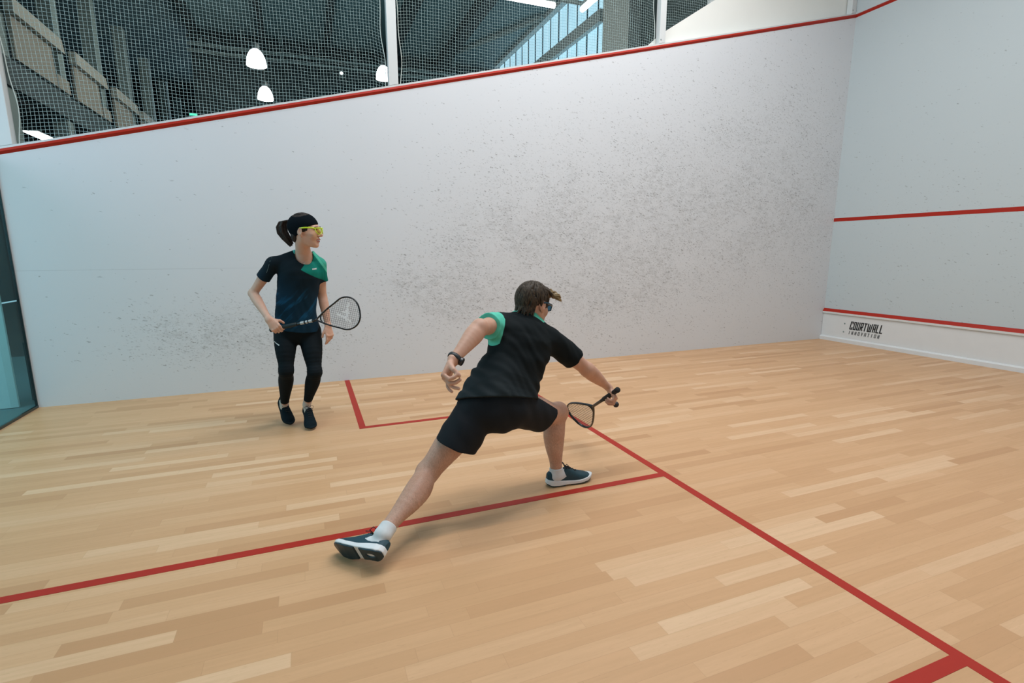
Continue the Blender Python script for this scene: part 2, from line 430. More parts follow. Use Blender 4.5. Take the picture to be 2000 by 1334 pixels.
# ------------------------------------------------------------------ the court shell
W, L = 6.4, 9.75
def zout(y): return 2.137 + .2495 * y            # lower edge of the sloping out line on the side walls
mb = MB(); mb.box((-.02, -.02, -.12), (W + .02, L + .02, 0)); struct(mb, 'floor', FLOOR)
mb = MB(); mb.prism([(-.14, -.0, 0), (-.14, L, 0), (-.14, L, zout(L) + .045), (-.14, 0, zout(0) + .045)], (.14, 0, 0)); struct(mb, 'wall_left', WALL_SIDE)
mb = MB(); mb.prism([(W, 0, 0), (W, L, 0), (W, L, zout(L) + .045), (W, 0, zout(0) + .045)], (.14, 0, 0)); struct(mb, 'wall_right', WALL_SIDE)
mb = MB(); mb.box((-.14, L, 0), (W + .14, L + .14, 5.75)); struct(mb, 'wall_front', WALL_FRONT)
# raised red out-line profiles
def ridge(mb, A, B, n, up, h=.045, d=.016):
    """small triangular ridge from A to B standing out along n"""
    A, B, n, up = map(Vector, (A, B, n, up))
    mb.prism([A, A + n * d + up * h * .5, A + up * h], B - A)
mb = MB(); ridge(mb, (0, 0, zout(0)), (0, L, zout(L)), (1, 0, 0), (0, 0, 1)); struct(mb, 'trim_1', RED)
mb = MB(); ridge(mb, (.0, L, 4.57), (W, L, 4.57), (0, -1, 0), (0, 0, 1)); struct(mb, 'trim_2', RED)
mb = MB(); ridge(mb, (W, 0, zout(0)), (W, L, zout(L)), (-1, 0, 0), (0, 0, 1)); struct(mb, 'trim_3', RED)
mb = MB(); mb.box((0, L - .0015, 1.78), (W, L + .001, 1.83)); struct(mb, 'trim_4', RED)
# floor lines: short line, half court line, two service boxes
T = .0012
mb = MB(); mb.box((0, 4.26, 0), (W, 4.31, T)); struct(mb, 'trim_5', RED)
mb = MB(); mb.box((3.175, 0, 0), (3.225, 4.26, T)); struct(mb, 'trim_6', RED)
mb = MB(); mb.box((1.6, 2.61, 0), (1.65, 4.26, T)); mb.box((0, 2.61, 0), (1.6, 2.66, T)); struct(mb, 'trim_7', RED)
mb = MB(); mb.box((4.75, 2.61, 0), (4.8, 4.26, T)); mb.box((4.8, 2.61, 0), (W, 2.66, T)); struct(mb, 'trim_8', RED)
# pale coping strips on top of the walls behind the red line
mb = MB(); mb.prism([(-.14, 0, zout(0) + .045), (0, 0, zout(0) + .045), (0, 0, zout(0) + .062), (-.14, 0, zout(0) + .062)], (0, L, zout(L) - zout(0))); struct(mb, 'trim_9', POSTW)

# ------------------------------------------------------------------ tin along the front wall
tin = empty('tin', (W / 2, L - .02, 0)); tag(tin, 'low white tin board with red top strip along the front wall', 'tin')
mb = MB(); mb.box((.004, L - .012, .0), (W - .004, L, .44)); mb.build('tin_board', TINW, tin)
mb = MB(); mb.prism([(.004, L, .405), (.004, L - .032, .412), (.004, L - .034, .438), (.004, L, .438)], (W - .008, 0, 0)); mb.build('lip', TINW, tin)
mb = MB(); mb.prism([(.004, L, .438), (.004, L - .034, .438), (.004, L - .006, .482), (.004, L, .482)], (W - .008, 0, 0)); o = mb.build('top_strip', RED, tin); o['label'] = 'red top strip'
mb = MB(); mb.prism([(.004, L - .01, 0), (.004, L - .045, 0), (.004, L - .045, .050), (.004, L - .03, .062), (.004, L - .01, .066)], (W - .008, 0, 0)); mb.build('base_ledge', TINW, tin)
for sx, sz in ((0.3621, 0.2830), (0.3572, 0.1587)):
    mb = MB(); mb.lathe([(0, 0), (.012, 0), (.010, .004), (0, .005)], (sx, L - .012, sz), (0, -1, 0), 12); mb.build('screw', STEELG, tin)
# lettering: strokes on a unit grid
GL = {'C': [((1,.78),(1,1),(0,1),(0,0),(1,0),(1,.22))], 'O': [((0,0),(0,1),(1,1),(1,0),(0,0))], 'U': [((0,1),(0,0),(1,0),(1,1))],
      'R': [((0,0),(0,1),(1,1),(1,.45),(0,.45)), ((.45,.45),(1,0))], 'T': [((.5,0),(.5,1)), ((0,1),(1,1))],
      'W': [((0,1),(.12,0),(.5,0),(.5,.9)), ((.5,0),(.88,0),(1,1))], 'A': [((0,0),(0,1),(1,1),(1,0)), ((0,.42),(1,.42))],
      'L': [((0,1),(0,0),(.95,0))], 'I': [((.5,0),(.5,1))], 'N': [((0,0),(0,1),(1,0),(1,1))], 'V': [((0,1),(.5,0),(1,1))]}
def lettering(name, text, x0, x1, z0, z1, st, mat, gap, slant=.18, parent=None, y=L - .0125):
    mb = MB(); wts = [1.55 if c == 'W' else (.6 if c == 'I' and gap < .3 else 1.0) for c in text]; cw0 = (x1 - x0) / sum(wts); dpt = .0010; xs_ = x0
    for i, ch in enumerate(text):
        cw = cw0 * wts[i]; g = GL[ch]; w_ = cw - cw0 * gap - st; hh = z1 - z0 - st
        for path in g:
            pts = []
            for a, b in path:
                zz = z0 + st / 2 + b * hh; pts.append(Vector((xs_ + st / 2 + a * w_ + (zz - z0) * slant, zz)))
            for p, q in zip(pts, pts[1:]):
                d = (q - p).normalized(); nn = Vector((-d.y, d.x)) * st / 2; e = d * st * .5
                quad = [p - e - nn, q + e - nn, q + e + nn, p - e + nn]
                dpt = .0010 if dpt > .0022 else dpt + .00013; mb.prism([(v.x, y, v.y) for v in quad], (0, -dpt, 0))
        xs_ += cw
    o = mb.build(name, mat, parent); return o
TX0, TZ1 = 0.4393, 0.3272; TX1, TZB = 0.9187, 0.1961; _, TZ0 = 0.4539, 0.2070
o = lettering('board_lettering', 'COURTWALL', TX0, TX1, TZ0, TZ1, .0155, BLACK, .17, .16, tin); o['label'] = 'bold black lettering'
_, UZ1 = 0.4447, 0.1866; _, UZ0 = 0.4511, 0.1338
o = lettering('board_lettering', 'INNOVATION', TX0 - .01, TX1 - .02, UZ0, UZ1, .0095, GREYP, .42, .16, tin); o['label'] = 'thin grey lettering'; tin.location.y -= .0015

# ------------------------------------------------------------------ back wall of glass
def m_glass(name, tint):
    m = bpy.data.materials.new(name); m.use_nodes = True; t = m.node_tree; t.nodes.clear()
    o = t.nodes.new('ShaderNodeOutputMaterial'); mx = t.nodes.new('ShaderNodeMixShader'); tr = t.nodes.new('ShaderNodeBsdfTransparent')
    gl = t.nodes.new('ShaderNodeBsdfGlossy'); fr = t.nodes.new('ShaderNodeMath'); fr.operation = 'MULTIPLY_ADD'; fr.inputs[1].default_value = .35; fr.inputs[2].default_value = .035; lw = t.nodes.new('ShaderNodeLayerWeight'); lw.inputs[0].default_value = .22; pw = t.nodes.new('ShaderNodeMath'); pw.operation = 'POWER'; pw.inputs[1].default_value = 3.0; t.links.new(lw.outputs['Facing'], pw.inputs[0]); t.links.new(pw.outputs[0], fr.inputs[0])
    tr.inputs[0].default_value = (*tint, 1); gl.inputs['Roughness'].default_value = .02; gl.inputs[0].default_value = (.8, .95, .95, 1)
    t.links.new(fr.outputs[0], mx.inputs[0]); t.links.new(tr.outputs[0], mx.inputs[1]); t.links.new(gl.outputs[0], mx.inputs[2]); t.links.new(mx.outputs[0], o.inputs[0])
    return m
GLASS = m_glass('green_tinted_glass', (.66, .84, .84)); GEDGE = plain('dark_glass_edge', (.004, .022, .025), .2)
for i in range(3):
    g = empty('glass_panel', (.012 + 2.13 * i + 1.06, -.006, 0))
    tag(g, ['clear green-tinted glass back wall panel meeting the long white wall', 'middle glass panel of the back wall', 'glass back wall panel by the near side wall'][i], 'glass panel')
    mb = MB(); mb.box((.014 + 2.13 * i, -.012, .02), (2.13 * i + 2.10, 0, 2.13)); mb.build('pane', GLASS, g)
    mb = MB(); mb.box((.0 + 2.13 * i, -.014, 0), (2.13 * i + .014, .002, 2.13)); mb.box((2.13 * i, -.014, 0), (2.13 * i + 2.12, .004, .022)); o = mb.build('edge_seal', GEDGE, g); o['label'] = 'dark edge seal'
# what stands behind the glass
mb = MB(); mb.box((-3.0, -5.2, -.12), (8, -.02, -.005)); struct(mb, 'floor_corridor', plain('teal_grey_floor', (.10, .17, .18), .6))
mb = MB(); mb.box((-3, -5.3, -.1), (8, -5.2, 4.4)); struct(mb, 'wall_corridor', DARKT)
mb = MB(); mb.prism([(-.105, -.80, 0), (-.066, -.80, 0), (-.070, -.218, 0), (-.080, -.168, 0), (-.105, -.168, 0)], (0, 0, 4.0)); tag(mb.build('upright_wall_panel', plain('pale_blue_panel_paint', (.62, .66, .64), .6), origin=(-.085, -.60, 0)), 'tall pale blue panel seen through the glass at the left edge', 'panel')
mb = MB(); mb.box((-.85, -.16, 0), (-.31, -.13, .545)); tag(mb.build('low_partition', plain('dark_teal_mesh_panel', (.03, .075, .08), .6), origin=(-.6, -.145, 0)), 'low dark teal mesh panel behind the glass beside the tall pale panel', 'partition')
mb = MB(); mb.box((-1.3, -2.6, 1.35), (-.9, -2.5, 1.75)); tag(mb.build('notice_board', plain('orange_brown_board', (.30, .10, .04), .6, .5, 14), origin=(-1.1, -2.55, 1.35)), 'small orange brown board hanging beyond the glass', 'notice board')

# ------------------------------------------------------------------ posts, nets and raised panel above the left wall
NETTOP = 6.2
POST_LAB = ['white net post at the glass end of the sloping red line', 'white net post in the middle of the long wall top',
            'white net post in front of the sloping white panel', 'white corner post where long wall and front wall meet']
for i, (y0, wd) in enumerate([(.0, .13), (3.215, .095), (6.46, .085), (9.66, .085)]):
    zb = zout(y0) + .05
    p = empty('net_post', (-.045, y0 + wd / 2, zb)); tag(p, POST_LAB[i], 'post')
    mb = MB(); mb.prism([(-.085, y0, zb + .015), (-.085, y0 + wd, zb + .015 + .2495 * wd), (-.085, y0 + wd, NETTOP), (-.085, y0, NETTOP)], (.081, 0, 0)); mb.build('post_profile', POSTW, p, bevel=.004)
    if i in (2, 3):
        mb = MB(); mb.lathe([(0, 0), (.008, 0), (.007, .004), (0, .005)], (-.004, y0 + .02, zb + .06), (1, 0, 0), 10); mb.build('bolt', STEELG, p)
mb = MB(); mb.box((-.26, 7.363, 3.9), (-.21, 7.458, NETTOP)); tag(mb.build('rear_net_post', POSTW, origin=(-.235, 7.2, 3.9)), 'pale post standing behind the sloping white panel', 'post')
mb = MB()
mb.prism([(-.13, 6.30, zout(6.30) + .05), (-.13, L, zout(L) + .05), (-.13, L, 5.98), (-.13, 7.28, 4.425), (-.13, 6.58, 3.985)], (.035, 0, 0))
tag(mb.build('raised_wall_panel', plain('cream_panel_paint', (.80, .80, .75), .5, .03, 3), origin=(-.11, 8, zout(8) + .05)), 'white panel with slanting top edge above the red line by the front corner', 'wall panel')
NET_LAB = ['knotted safety net above the wall from the glass end to the middle post', 'knotted safety net between the middle post and the next post', 'fine grey net section behind the sloping white panel']
for i, (ya, yb) in enumerate([(.16, 3.18), (3.345, 6.40), (6.56, 9.62)]):
    x0 = -.05 if i < 2 else -.145
    n_ = empty('safety_net', (x0, (ya + yb) / 2, zout((ya + yb) / 2) + .05)); tag(n_, NET_LAB[i], 'net')
    P = .0292; mb = MB(); ph = i * 2.1
    def disp(y, z):
        e = math.exp(-min(y - ya, yb - y) / .10)
        s = math.sin(z * 5.5 + ph) + .4 * math.sin(z * 13 + 1.3 * ph)
        yy = y + (.016 * s) * e * (1 if y < (ya + yb) / 2 else -1) + .006 * math.sin(z * 3.1 + y * 2.0)
        zz = z - .030 * e + .012 * math.sin(y * 2.3 + ph) + .004 * math.sin(y * 17)
        return (x0 - .025 * math.sin((y - ya) / (yb - ya) * math.pi) + .008 * math.sin(z * 4 + y * 3), yy, zz)
    wv = .0013
    ny = int((yb - ya) / P)
    def strip(pts):
        n = len(pts); v = []
        hor = abs(pts[-1][1] - pts[0][1]) > abs(pts[-1][2] - pts[0][2])
        for x, y, z in pts:
            v += ([(x, y, z - wv), (x + wv, y, z), (x, y, z + wv), (x - wv, y, z)] if hor else [(x, y - wv, z), (x + wv, y, z), (x, y + wv, z), (x - wv, y, z)])
        mb.add(v, [(4*a + k, 4*a + (k+1) % 4, 4*a + 4 + (k+1) % 4, 4*a + 4 + k) for a in range(n - 1) for k in range(4)])
    ztop = (4.1, 5.1, 5.6)[i]
    for a in range(ny + 1):
        y = ya + (yb - ya) * a / ny; z0 = zout(y) + .045; m = int((ztop - z0) / .12) + 1
        strip([disp(y, z0 + (ztop - z0) * b / m) for b in range(m + 1)])
    z = zout(ya) + .05
    while z < ztop:
        ys = ya; ye = min(yb, (z - 2.137 - .045) / .2495)
        if ye - ys > .02:
            m = max(2, int((ye - ys) / .10)); strip([disp(ys + (ye - ys) * b / m, z) for b in range(m + 1)])
        z += P
    mb.build('net_mesh', NETM, n_)
    if i < 2:
        for yy in (ya, yb):
            z0 = zout(yy) + .045
            mb = MB(); mb.tube([disp(yy, z0 + (ztop - z0) * b / 40) for b in range(41)], .004, 6); mb.build('border_cord', plain('pale_cord', (.55, .62, .58), .6), n_)

# ------------------------------------------------------------------ the hall beyond
mb = MB(); mb.box((-24, -6.2, 9.12), (7, 10.9, 9.3)); struct(mb, 'ceiling', CEILM)
mb = MB(); mb.box((-24, 10.5, -.1), (7, 10.9, 5.6)); mb.box((-7.95, 10.5, 5.6), (7, 10.9, 9.3)); struct(mb, 'wall_hall_right', plain('grey_green_wall', (.075, .105, .10), .7, .1, 1))
mb = MB(); mb.box((-17.2, -1.0, -.1), (-17.0, 10.5, 9.3)); struct(mb, 'wall_hall_end', DARKT)
mb = MB(); mb.box((-24.2, -6.2, -.1), (-24.0, -1.0, 9.3)); mb.box((-24, -6.3, -.1), (7, -6.2, 9.3)); struct(mb, 'wall_hall_left', DARKT)
mb = MB(); mb.box((-24, -6.2, -.3), (-.2, 10.5, -.14)); struct(mb, 'floor_hall', plain('dark_hall_floor', (.05, .06, .06), .6))
mb = MB(); mb.box((6.9, -6.2, -.1), (7, 10.9, 9.3)); struct(mb, 'wall_hall_near', DARKT)
# roof beams running across, and between them the cross girder
for i, y in enumerate((-.75, 1.45, 3.6, 5.95, 8.05)):
    mb = MB(); hw = .09 if i < 3 else .2
    mb.box((-17, y - hw, 8.78), (6.9, y + hw, 9.12))
    tag(mb.build('roof_beam', BEAMM, origin=(-5, y, 8.78)), 'dark steel roof beam, ' + ['first from the left above the gallery side', 'second from the left', 'between the two hanging dome lamps and the wall post', 'wide one just right of the middle net post', 'wide one nearest the blue glazing'][i], 'roof beam')
g = empty('cross_girder', (-16.4, 4.6, 8.2)); tag(g, 'grey horizontal lattice girder under the far end of the roof', 'girder')
for z in (8.20, 8.42, 8.66):
    mb = MB(); mb.box((-16.5, -1.0, z), (-16.38, 10.25, z + .07)); mb.build('chord', STEELG if z < 8.6 else BEAMM, g)
for k in range(9): mb = MB(); mb.box((-16.47, -.6 + k * 1.3, 8.25), (-16.41, -.55 + k * 1.3, 8.775 if k in (0, 5) else 9.115)); mb.build('strut', STEELG, g)
mb = MB(); mb.tube([(-16.0000, 8.3126, 9.0811), (-11.4918, 10.2000, 9.0010)], .09, 6); tag(mb.build('roof_brace', plain('light_grey_steel', (.26, .31, .30), .5), origin=(-13, 9.5, 9)), 'pale diagonal roof brace beside the blue glazing', 'brace')
# translucent facade
fac = empty('window_facade', (-12.2, 10.5, 5.6)); fac['kind'] = 'structure'; fac.name = 'window_1'
def m_facade():
    t = NT('translucent_daylit_sheet', .4, (.4, .6, .7)); x, y, z = t.sep(t.obj())
    c = t.mix(t.noise(t.comb(t.math('MULTIPLY', x, 3.0), z), 1.1, 3), (.27, .50, .62), (.40, .62, .72))
    t.color(c); t.put(t.b.inputs['Emission Color'], c); t.b.inputs['Emission Strength'].default_value = 1.25
    return t.m
mb = MB(); mb.box((-16.5, 10.52, 5.6), (-7.95, 10.56, 9.05)); mb.build('pane', m_facade(), fac)
xs = [-16.45 + .62 * k for k in range(14)]
mb = MB()
for x in xs: mb.box((x - .03, 10.505, 5.6), (x + .03, 10.52, 9.05))
mb.build('mullion', plain('dark_blue_mullion', (.045, .10, .13), .5), fac)
GL_ = plain('light_grey_rail', (.46, .50, .49), .5)
mb = MB(); mb.box((-16.5, 10.30, 7.58), (-7.95, 10.44, 7.90)); mb.build('rail', GL_, fac)
mb = MB(); mb.box((-16.5, 10.30, 8.98), (-7.95, 10.5, 9.12)); mb.build('head_rail', GL_, fac)
mb = MB(); mb.box((-7.52, 10.15, 0), (-6.28, 10.5, 9.12)); tag(mb.build('hall_column', plain('pale_column_paint', (.62, .63, .58), .7, .08, 2), origin=(-6.9, 10.3, 0)), 'wide pale grey column right of the blue glazing', 'column')
# gallery along the left side of the hall
GAL_POST = plain('grey_green_post', (.24, .30, .28), .6)
for k, x in enumerate((-7.0, -9.55, -12.15, -14.9, -17.7, -20.3, -22.9)):
    mb = MB(); mb.box((x - .16, -2.72, 0), (x + .16, -2.45, 8.15))
    tag(mb.build('gallery_post', GAL_POST, origin=(x, -2.6, 0)), ['grey gallery post nearest the left edge', 'grey gallery post behind the first beige parapet', 'tall grey gallery post, third from the left edge', 'slim grey gallery post, fourth from the left', 'slim grey gallery post, fifth from the left', 'slim grey gallery post, second farthest', 'farthest slim grey gallery post'][k], 'post')
for k, x in enumerate((-7.15, -9.95, -12.75, -15.4, -18.0)):
    par = empty('parapet', (x - .95, -2.4, 4.8)); tag(par, ['largest beige gallery parapet at the left edge', 'second beige gallery parapet from the left', 'third beige gallery parapet from the left', 'fourth beige gallery parapet from the left', 'farthest beige gallery parapet'][k], 'parapet')
    ln = 2.0 if k == 0 else 1.9
    mb = MB(); mb.prism([(x, -2.42, 4.84), (x, -2.42, 5.62), (x - ln + .35, -2.42, 5.62), (x - ln + .25, -2.42, 4.84)], (0, .06, 0)); mb.prism([(x - ln + .18, -2.42, 4.84), (x - ln + .2, -2.42, 5.12), (x - ln - .38, -2.42, 5.12), (x - ln - .42, -2.42, 4.84)], (0, .06, 0)); mb.build('parapet_board', PARAM, par)
    mb = MB(); mb.prism([(x + .1, -2.40, 5.60), (x + .1, -2.40, 5.86), (x - ln + .02, -2.40, 5.86), (x - ln - .08, -2.40, 5.60)], (0, .14, 0)); mb.build('coping', plain('light_beige_coping', (.45, .43, .36), .6), par)
mb = MB(); mb.box((-23, -2.62, 4.30), (-4.6, -2.40, 4.80)); mb.box((-23, -5.0, 4.66), (-4.6, -2.62, 4.80)); tag(mb.build('gallery_slab', plain('dark_grey_slab', (.055, .08, .082), .7, .1, 1), origin=(-13, -3, 4.3)), 'dark gallery floor slab under the beige parapets', 'gallery floor')
# lamps
def dome(i, c, r):
    d = empty('dome_lamp', (c[0], c[1], c[2] - .5 * r)); tag(d, ['glowing white dome lamp, upper of the pair left of the middle post', 'glowing white dome lamp, lower of the pair left of the middle post', 'glowing white dome lamp half hidden by the middle net post'][i], 'lamp', None)
    prof = [(r, -.75 * r), (.98 * r, -.45 * r), (.9 * r, -.05 * r), (.76 * r, .35 * r), (.55 * r, .68 * r), (.3 * r, .88 * r), (0, .95 * r)]
    mb = MB(); mb.lathe(prof, c, (0, 0, 1), 32); mb.lathe([(r, -.75 * r), (.6 * r, -.78 * r), (0, -.8 * r)], c, (0, 0, 1), 32); mb.build('lamp_shade', LAMPE, d, smooth=True)
    mb = MB(); mb.tube([(c[0], c[1], c[2] + .9 * r), (c[0], c[1], 8.77 if i < 2 else 9.12)], .012, 6); mb.lathe([(.09, 0), (.09, .12), (.03, .16), (0, .16)], (c[0], c[1], c[2] + .9 * r), (0, 0, 1), 12); mb.build('suspension', BEAMM, d)
dome(0, (-10.2538, 1.4730, 6.3000), .245); dome(1, (-13.5072, 1.4823, 6.3000), .235); dome(2, (-10.2340, 4.7198, 6.3000), .215)
def tubel(name, A, B, label):
    A, B = Vector(A), Vector(B); d = (B - A).normalized(); s = Vector((-d.y, d.x, 0))
    t = empty(name, (A + B) / 2); tag(t, label, 'tube lamp')
    mb = MB(); mb.tube([A, B], .045, 12); mb.build('tube', LEDE, t, smooth=True)
    mb = MB(); a, b = A + Vector((0, 0, .04)), B + Vector((0, 0, .04))
    mb.prism([a - s * .04, a + s * .04, a + s * .04 + Vector((0, 0, .06)), a - s * .04 + Vector((0, 0, .06))], b - a)
    for q in (.15, .85): p = A + (B - A) * q; mb.tube([p + Vector((0, 0, .1)), (p.x, p.y, 9.12)], .006, 5)
    mb.build('housing', STEELG, t)
A_ = Vector((-3.3734, 6.6940, 5.6000)); tubel('tube_lamp', A_, A_ + Vector((0, -2.0, 0)), 'bright tube lamp above the neighbouring court running towards the left')
A_ = Vector((-3.3375, 7.2254, 5.6000)); tubel('tube_lamp', A_, A_ + Vector((1.6, 0, 0)), 'bright tube lamp above the neighbouring court running towards the upper right')
mb = MB(); mb.box((-3.5, 6.9, 5.74), (-3.42, 7.3, 5.78)); mb.box((-3.5, 7.3, 5.74), (-1.6, 7.35, 5.78)); tag(mb.build('lamp_carrier', STEELG, origin=(-3, 7, 5.68)), 'thin grey rail carrying the two tube lamps', 'rail')
pl = empty('panel_lamp', (-11.6184, -3.7575, 4.2500)); tag(pl, 'flat white panel lamp under the gallery at the lower left', 'lamp')
c_ = pl.location; mb = MB(); mb.box((c_.x - .5, c_.y - .12, c_.z), (c_.x + .6, c_.y + .16, c_.z + .03)); mb.build('diffuser', LEDE, pl)
mb = MB(); mb.box((c_.x - .55, c_.y - .16, c_.z + .03), (c_.x + .65, c_.y + .2, c_.z + .07)); mb.build('frame', STEELG, pl)
c_ = Vector((-16.9300, 4.1215, 8.2050)); mb = MB(); mb.lathe([(0, -.06), (.05, -.04), (.065, 0), (.05, .04), (0, .06)], c_, (0, 0, 1), 12)
tag(mb.build('spot_lamp', emit('spot_glow', (.8, .9, .9), 3), origin=tuple(c_)), 'tiny round spot lamp far away below the girder', 'lamp')
c_ = Vector((-16.9900, -1.1017, 6.2496)); mb = MB(); mb.box((c_.x, c_.y - .12, c_.z - .035), (c_.x + .04, c_.y + .12, c_.z + .035))
tag(mb.build('exit_light', emit('green_glow', (.1, .8, .5), 1.2), origin=tuple(c_)), 'tiny green light low on the dark far wall', 'light')
# fittings above this court
for i, (bx_, by_) in enumerate(BATTENS):
    t = empty('court_batten', (bx_, by_, 5.95)); tag(t, 'long white LED batten hung over the court, ' + ['along the long wall, glass end', 'along the long wall, front wall end', 'middle row, nearest the glass', 'middle row, over the short line', 'middle row, nearest the front wall', 'near side, glass end', 'near side, front wall end'][i], 'lamp', 'LED battens above the court')
    mb = MB(); mb.box((bx_ - .10, by_ - .95, 5.97), (bx_ + .10, by_ + .95, 6.03)); mb.build('housing', POSTW, t)
    mb = MB(); mb.box((bx_ - .08, by_ - .93, 5.945), (bx_ + .08, by_ + .93, 5.97)); mb.build('diffuser', emit('batten_glow', (1, .97, .93), 3) if i == 0 else bpy.data.materials['batten_glow'], t)
    mb = MB()
    for yy in (by_ - .7, by_ + .7): mb.tube([(bx_, yy, 6.03), (bx_, yy, 8.775 if any(abs(yy - q) < .24 for q in (-.75, 1.45, 3.6, 5.95, 8.05)) else 9.115)], .005, 5)
    mb.build('suspension', STEELG, t)
# ------------------------------------------------------------------ people: shared builders
def m_skin(name, col, hair=0.0, rosy=.5):
    t = NT(name, .5, col, spec=.35); p = t.obj()
    a = t.noise(p, 9, 3, .6); b = t.noise(p, 60, 2, .5)
    c = t.mix(t.map(a, .3, .7), [x * f for x, f in zip(col, (.93, .86, .82))], [min(1, x * f) for x, f in zip(col, (1.04, 1.06, 1.08))])
    c = t.mix(t.map(b, .45, .75, 0, .35 * rosy), c, (col[0] * .95, col[1] * .66, col[2] * .60))
    if hair:
        z = t.sep(p)[2]
        s = t.noise(t.vmath('MULTIPLY', p, (300, 300, 70)), 1, 4, .75, 1.2)
        k = t.math('MULTIPLY', t.map(s, .44, .72, 0, hair), t.map(z, .52, .40))
        c = t.mix(k, c, (.13, .075, .045))
    t.color(c); t.put(t.b.inputs['Subsurface Weight'], .06); t.b.inputs['Subsurface Radius'].default_value = (.012, .005, .003); t.b.inputs['Subsurface Scale'].default_value = .5
    t.bump(t.noise(p, 120, 3), .12, .001)
    return t.m
def head_ops(o, fwd, up, s=1.0, neck=None, neck_r=.055, male=False, smile=False):
    """o: point between the ears; returns union/carve list plus a function head-space -> world"""
    X, Y, Z = axes(fwd, up); o = Vector(o)
    def H(x, y, z): return o + (X * x + Y * y + Z * z) * s
    def E(c, rx, ry, rz, tilt=0, roll=0):
        y, z = Y, Z
        if tilt: y = Y * math.cos(tilt) + Z * math.sin(tilt); z = Z * math.cos(tilt) - Y * math.sin(tilt)
        return ell(H(*c), X, y, z, rx * s, ry * s, rz * s)
    jw = .052 if male else .046
    ops = []
    if neck is not None:
        ops.append(('u', .02, chain([(H(0, -.022, .0), neck_r * .92), (H(0, -.022, -.06), neck_r * .9), (Vector(neck) * .6 + H(0, -.02, -.06) * .4, neck_r * .96), (neck, neck_r * 1.12)], 3)))
        for sx in (-1, 1):   # neck tendons down to the collar bones
            ops.append(('u', .014, [seg(H(sx * .055, -.012, -.035), Vector(neck) + Y * .035 * s + X * sx * .012 - Z * .01, .010, .012)]))
    ops += [('u', .02, [E((0, -.014, .035), .075, .096, .088)]), ('u', .025, [E((0, .030, -.005), .063, .060, .080)]),
            ('u', .022, [E((0, .040, -.062), jw, .046, .038, -.2)]), ('u', .015, [E((0, .074, -.088), .020, .017, .017)]),
            ('u', .016, [E((0, .072, .036), .050, .019, .014)]),
            ('u', .02, [E((-.036, .060, -.022), .024, .024, .024)]), ('u', .02, [E((.036, .060, -.022), .024, .024, .024)]),
            ('s', .010, [E((-.031, .098, .018), .017, .018, .013)]), ('s', .010, [E((.031, .098, .018), .017, .018, .013)]),
            ('u', .009, [seg(H(0, .083, .028), H(0, .110, -.014), .0085 * s, .0105 * s)]),
            ('u', .006, [E((0, .112, -.018), .011, .011, .009)]), ('u', .005, [E((-.011, .100, -.022), .0085, .010, .008)]), ('u', .005, [E((.011, .100, -.022), .0085, .010, .008)]),
            ('u', .010, [E((0, .084, -.050), .026, .016, .020)])]
    for sx in (-1, 1):
        ops.append(('u', .026, [seg(H(sx * (.054 if male else .048), .004, -.044), H(sx * .020, .064, -.082), .014 * s, .014 * s)]))   # jaw line
        ops.append(('u', .004, [ell(H(sx * .078, -.010, .004), (X + Y * sx * -.35).normalized(), (Y + X * sx * .35).normalized(), Z, .008 * s, .020 * s, .033 * s)]))
        ops.append(('u', .004, [E((sx * .075, -.002, -.024), .007, .009, .012)]))
        ops.append(('s', .004, [E((sx * .087, -.004, .008), .006, .010, .018)]))
    if smile:
        ops.append(('s', .004, [ell(H(0, .100, -.0530), X, Y, Z, .029 * s, .022 * s, .0075 * s)]))
    return ops, H, (X, Y, Z)
def hand_ops(wr, d, n, t, s=1.0, curls=((.35, .5, .3),) * 4, spread=0.0, thumb=((.55, .75, .35), (.75, .45, .5)), L=None):
    """wr wrist, d along the palm, n out of the palm, t towards the thumb; fingers curl about -t towards n"""
    d = Vector(d).normalized(); n = Vector(n); n = (n - d * n.dot(d)).normalized(); tt = d.cross(n)
    if tt.dot(Vector(t)) < 0: tt = -tt
    t = tt; wr = Vector(wr)
    ops = [('u', .012, loft([(wr - d * .012 * s, t, n, .027 * s, .019 * s), (wr + d * .018 * s, t, n, .031 * s, .018 * s), (wr + d * .055 * s, t, n, .041 * s, .0155 * s), (wr + d * .082 * s, t, n, .040 * s, .012 * s)], 3))]
    ops.append(('u', .012, [ell(wr + d * .035 * s + t * .022 * s + n * .009 * s, d, t, n, .030 * s, .015 * s, .014 * s)]))
    tips = []
    for i, (off, ln) in enumerate(((.030, .076), (.0105, .085), (-.0095, .079), (-.0285, .062))):
        p = wr + d * (.084 - abs(off - .008) * .18) * s + t * off * s - n * .001 * s
        an = 0; r = (.0098, .0099, .0094, .0084)[i] * s; pts = [(p - d * .012 * s, r * 1.05)]; sp = (off * spread * 10)
        for j, (fr, c) in enumerate(zip((.46, .30, .24), curls[i])):
            an += c; dd = (d * math.cos(an) + n * math.sin(an) + t * sp * math.cos(an)).normalized()
            pts.append((p, r * (1, .97, .93)[j])); p = p + dd * ln * s * fr
        pts.append((p, r * .80)); tips.append(p)
        ops.append(('u', .003, [seg(a[0], b[0], a[1], b[1]) for a, b in zip(pts, pts[1:])]))
        ops.append(('u', .006, [ell(pts[1][0] - n * .004 * s, d, t, n, .011 * s, .009 * s, .009 * s)]))     # knuckle
    p = wr + d * .022 * s + t * .024 * s + n * .004 * s; q = None
    pts = [(p, .0135 * s)]
    for (a, b, c), ln in zip(thumb, (.044, .034)):
        dd = (d * a + t * b + n * c).normalized(); p = p + dd * ln * s; pts.append((p, .0112 * s if len(pts) < 2 else .009 * s))
    ops.append(('u', .006, [seg(a[0], b[0], a[1], b[1]) for a, b in zip(pts, pts[1:])]))
    return ops, tips
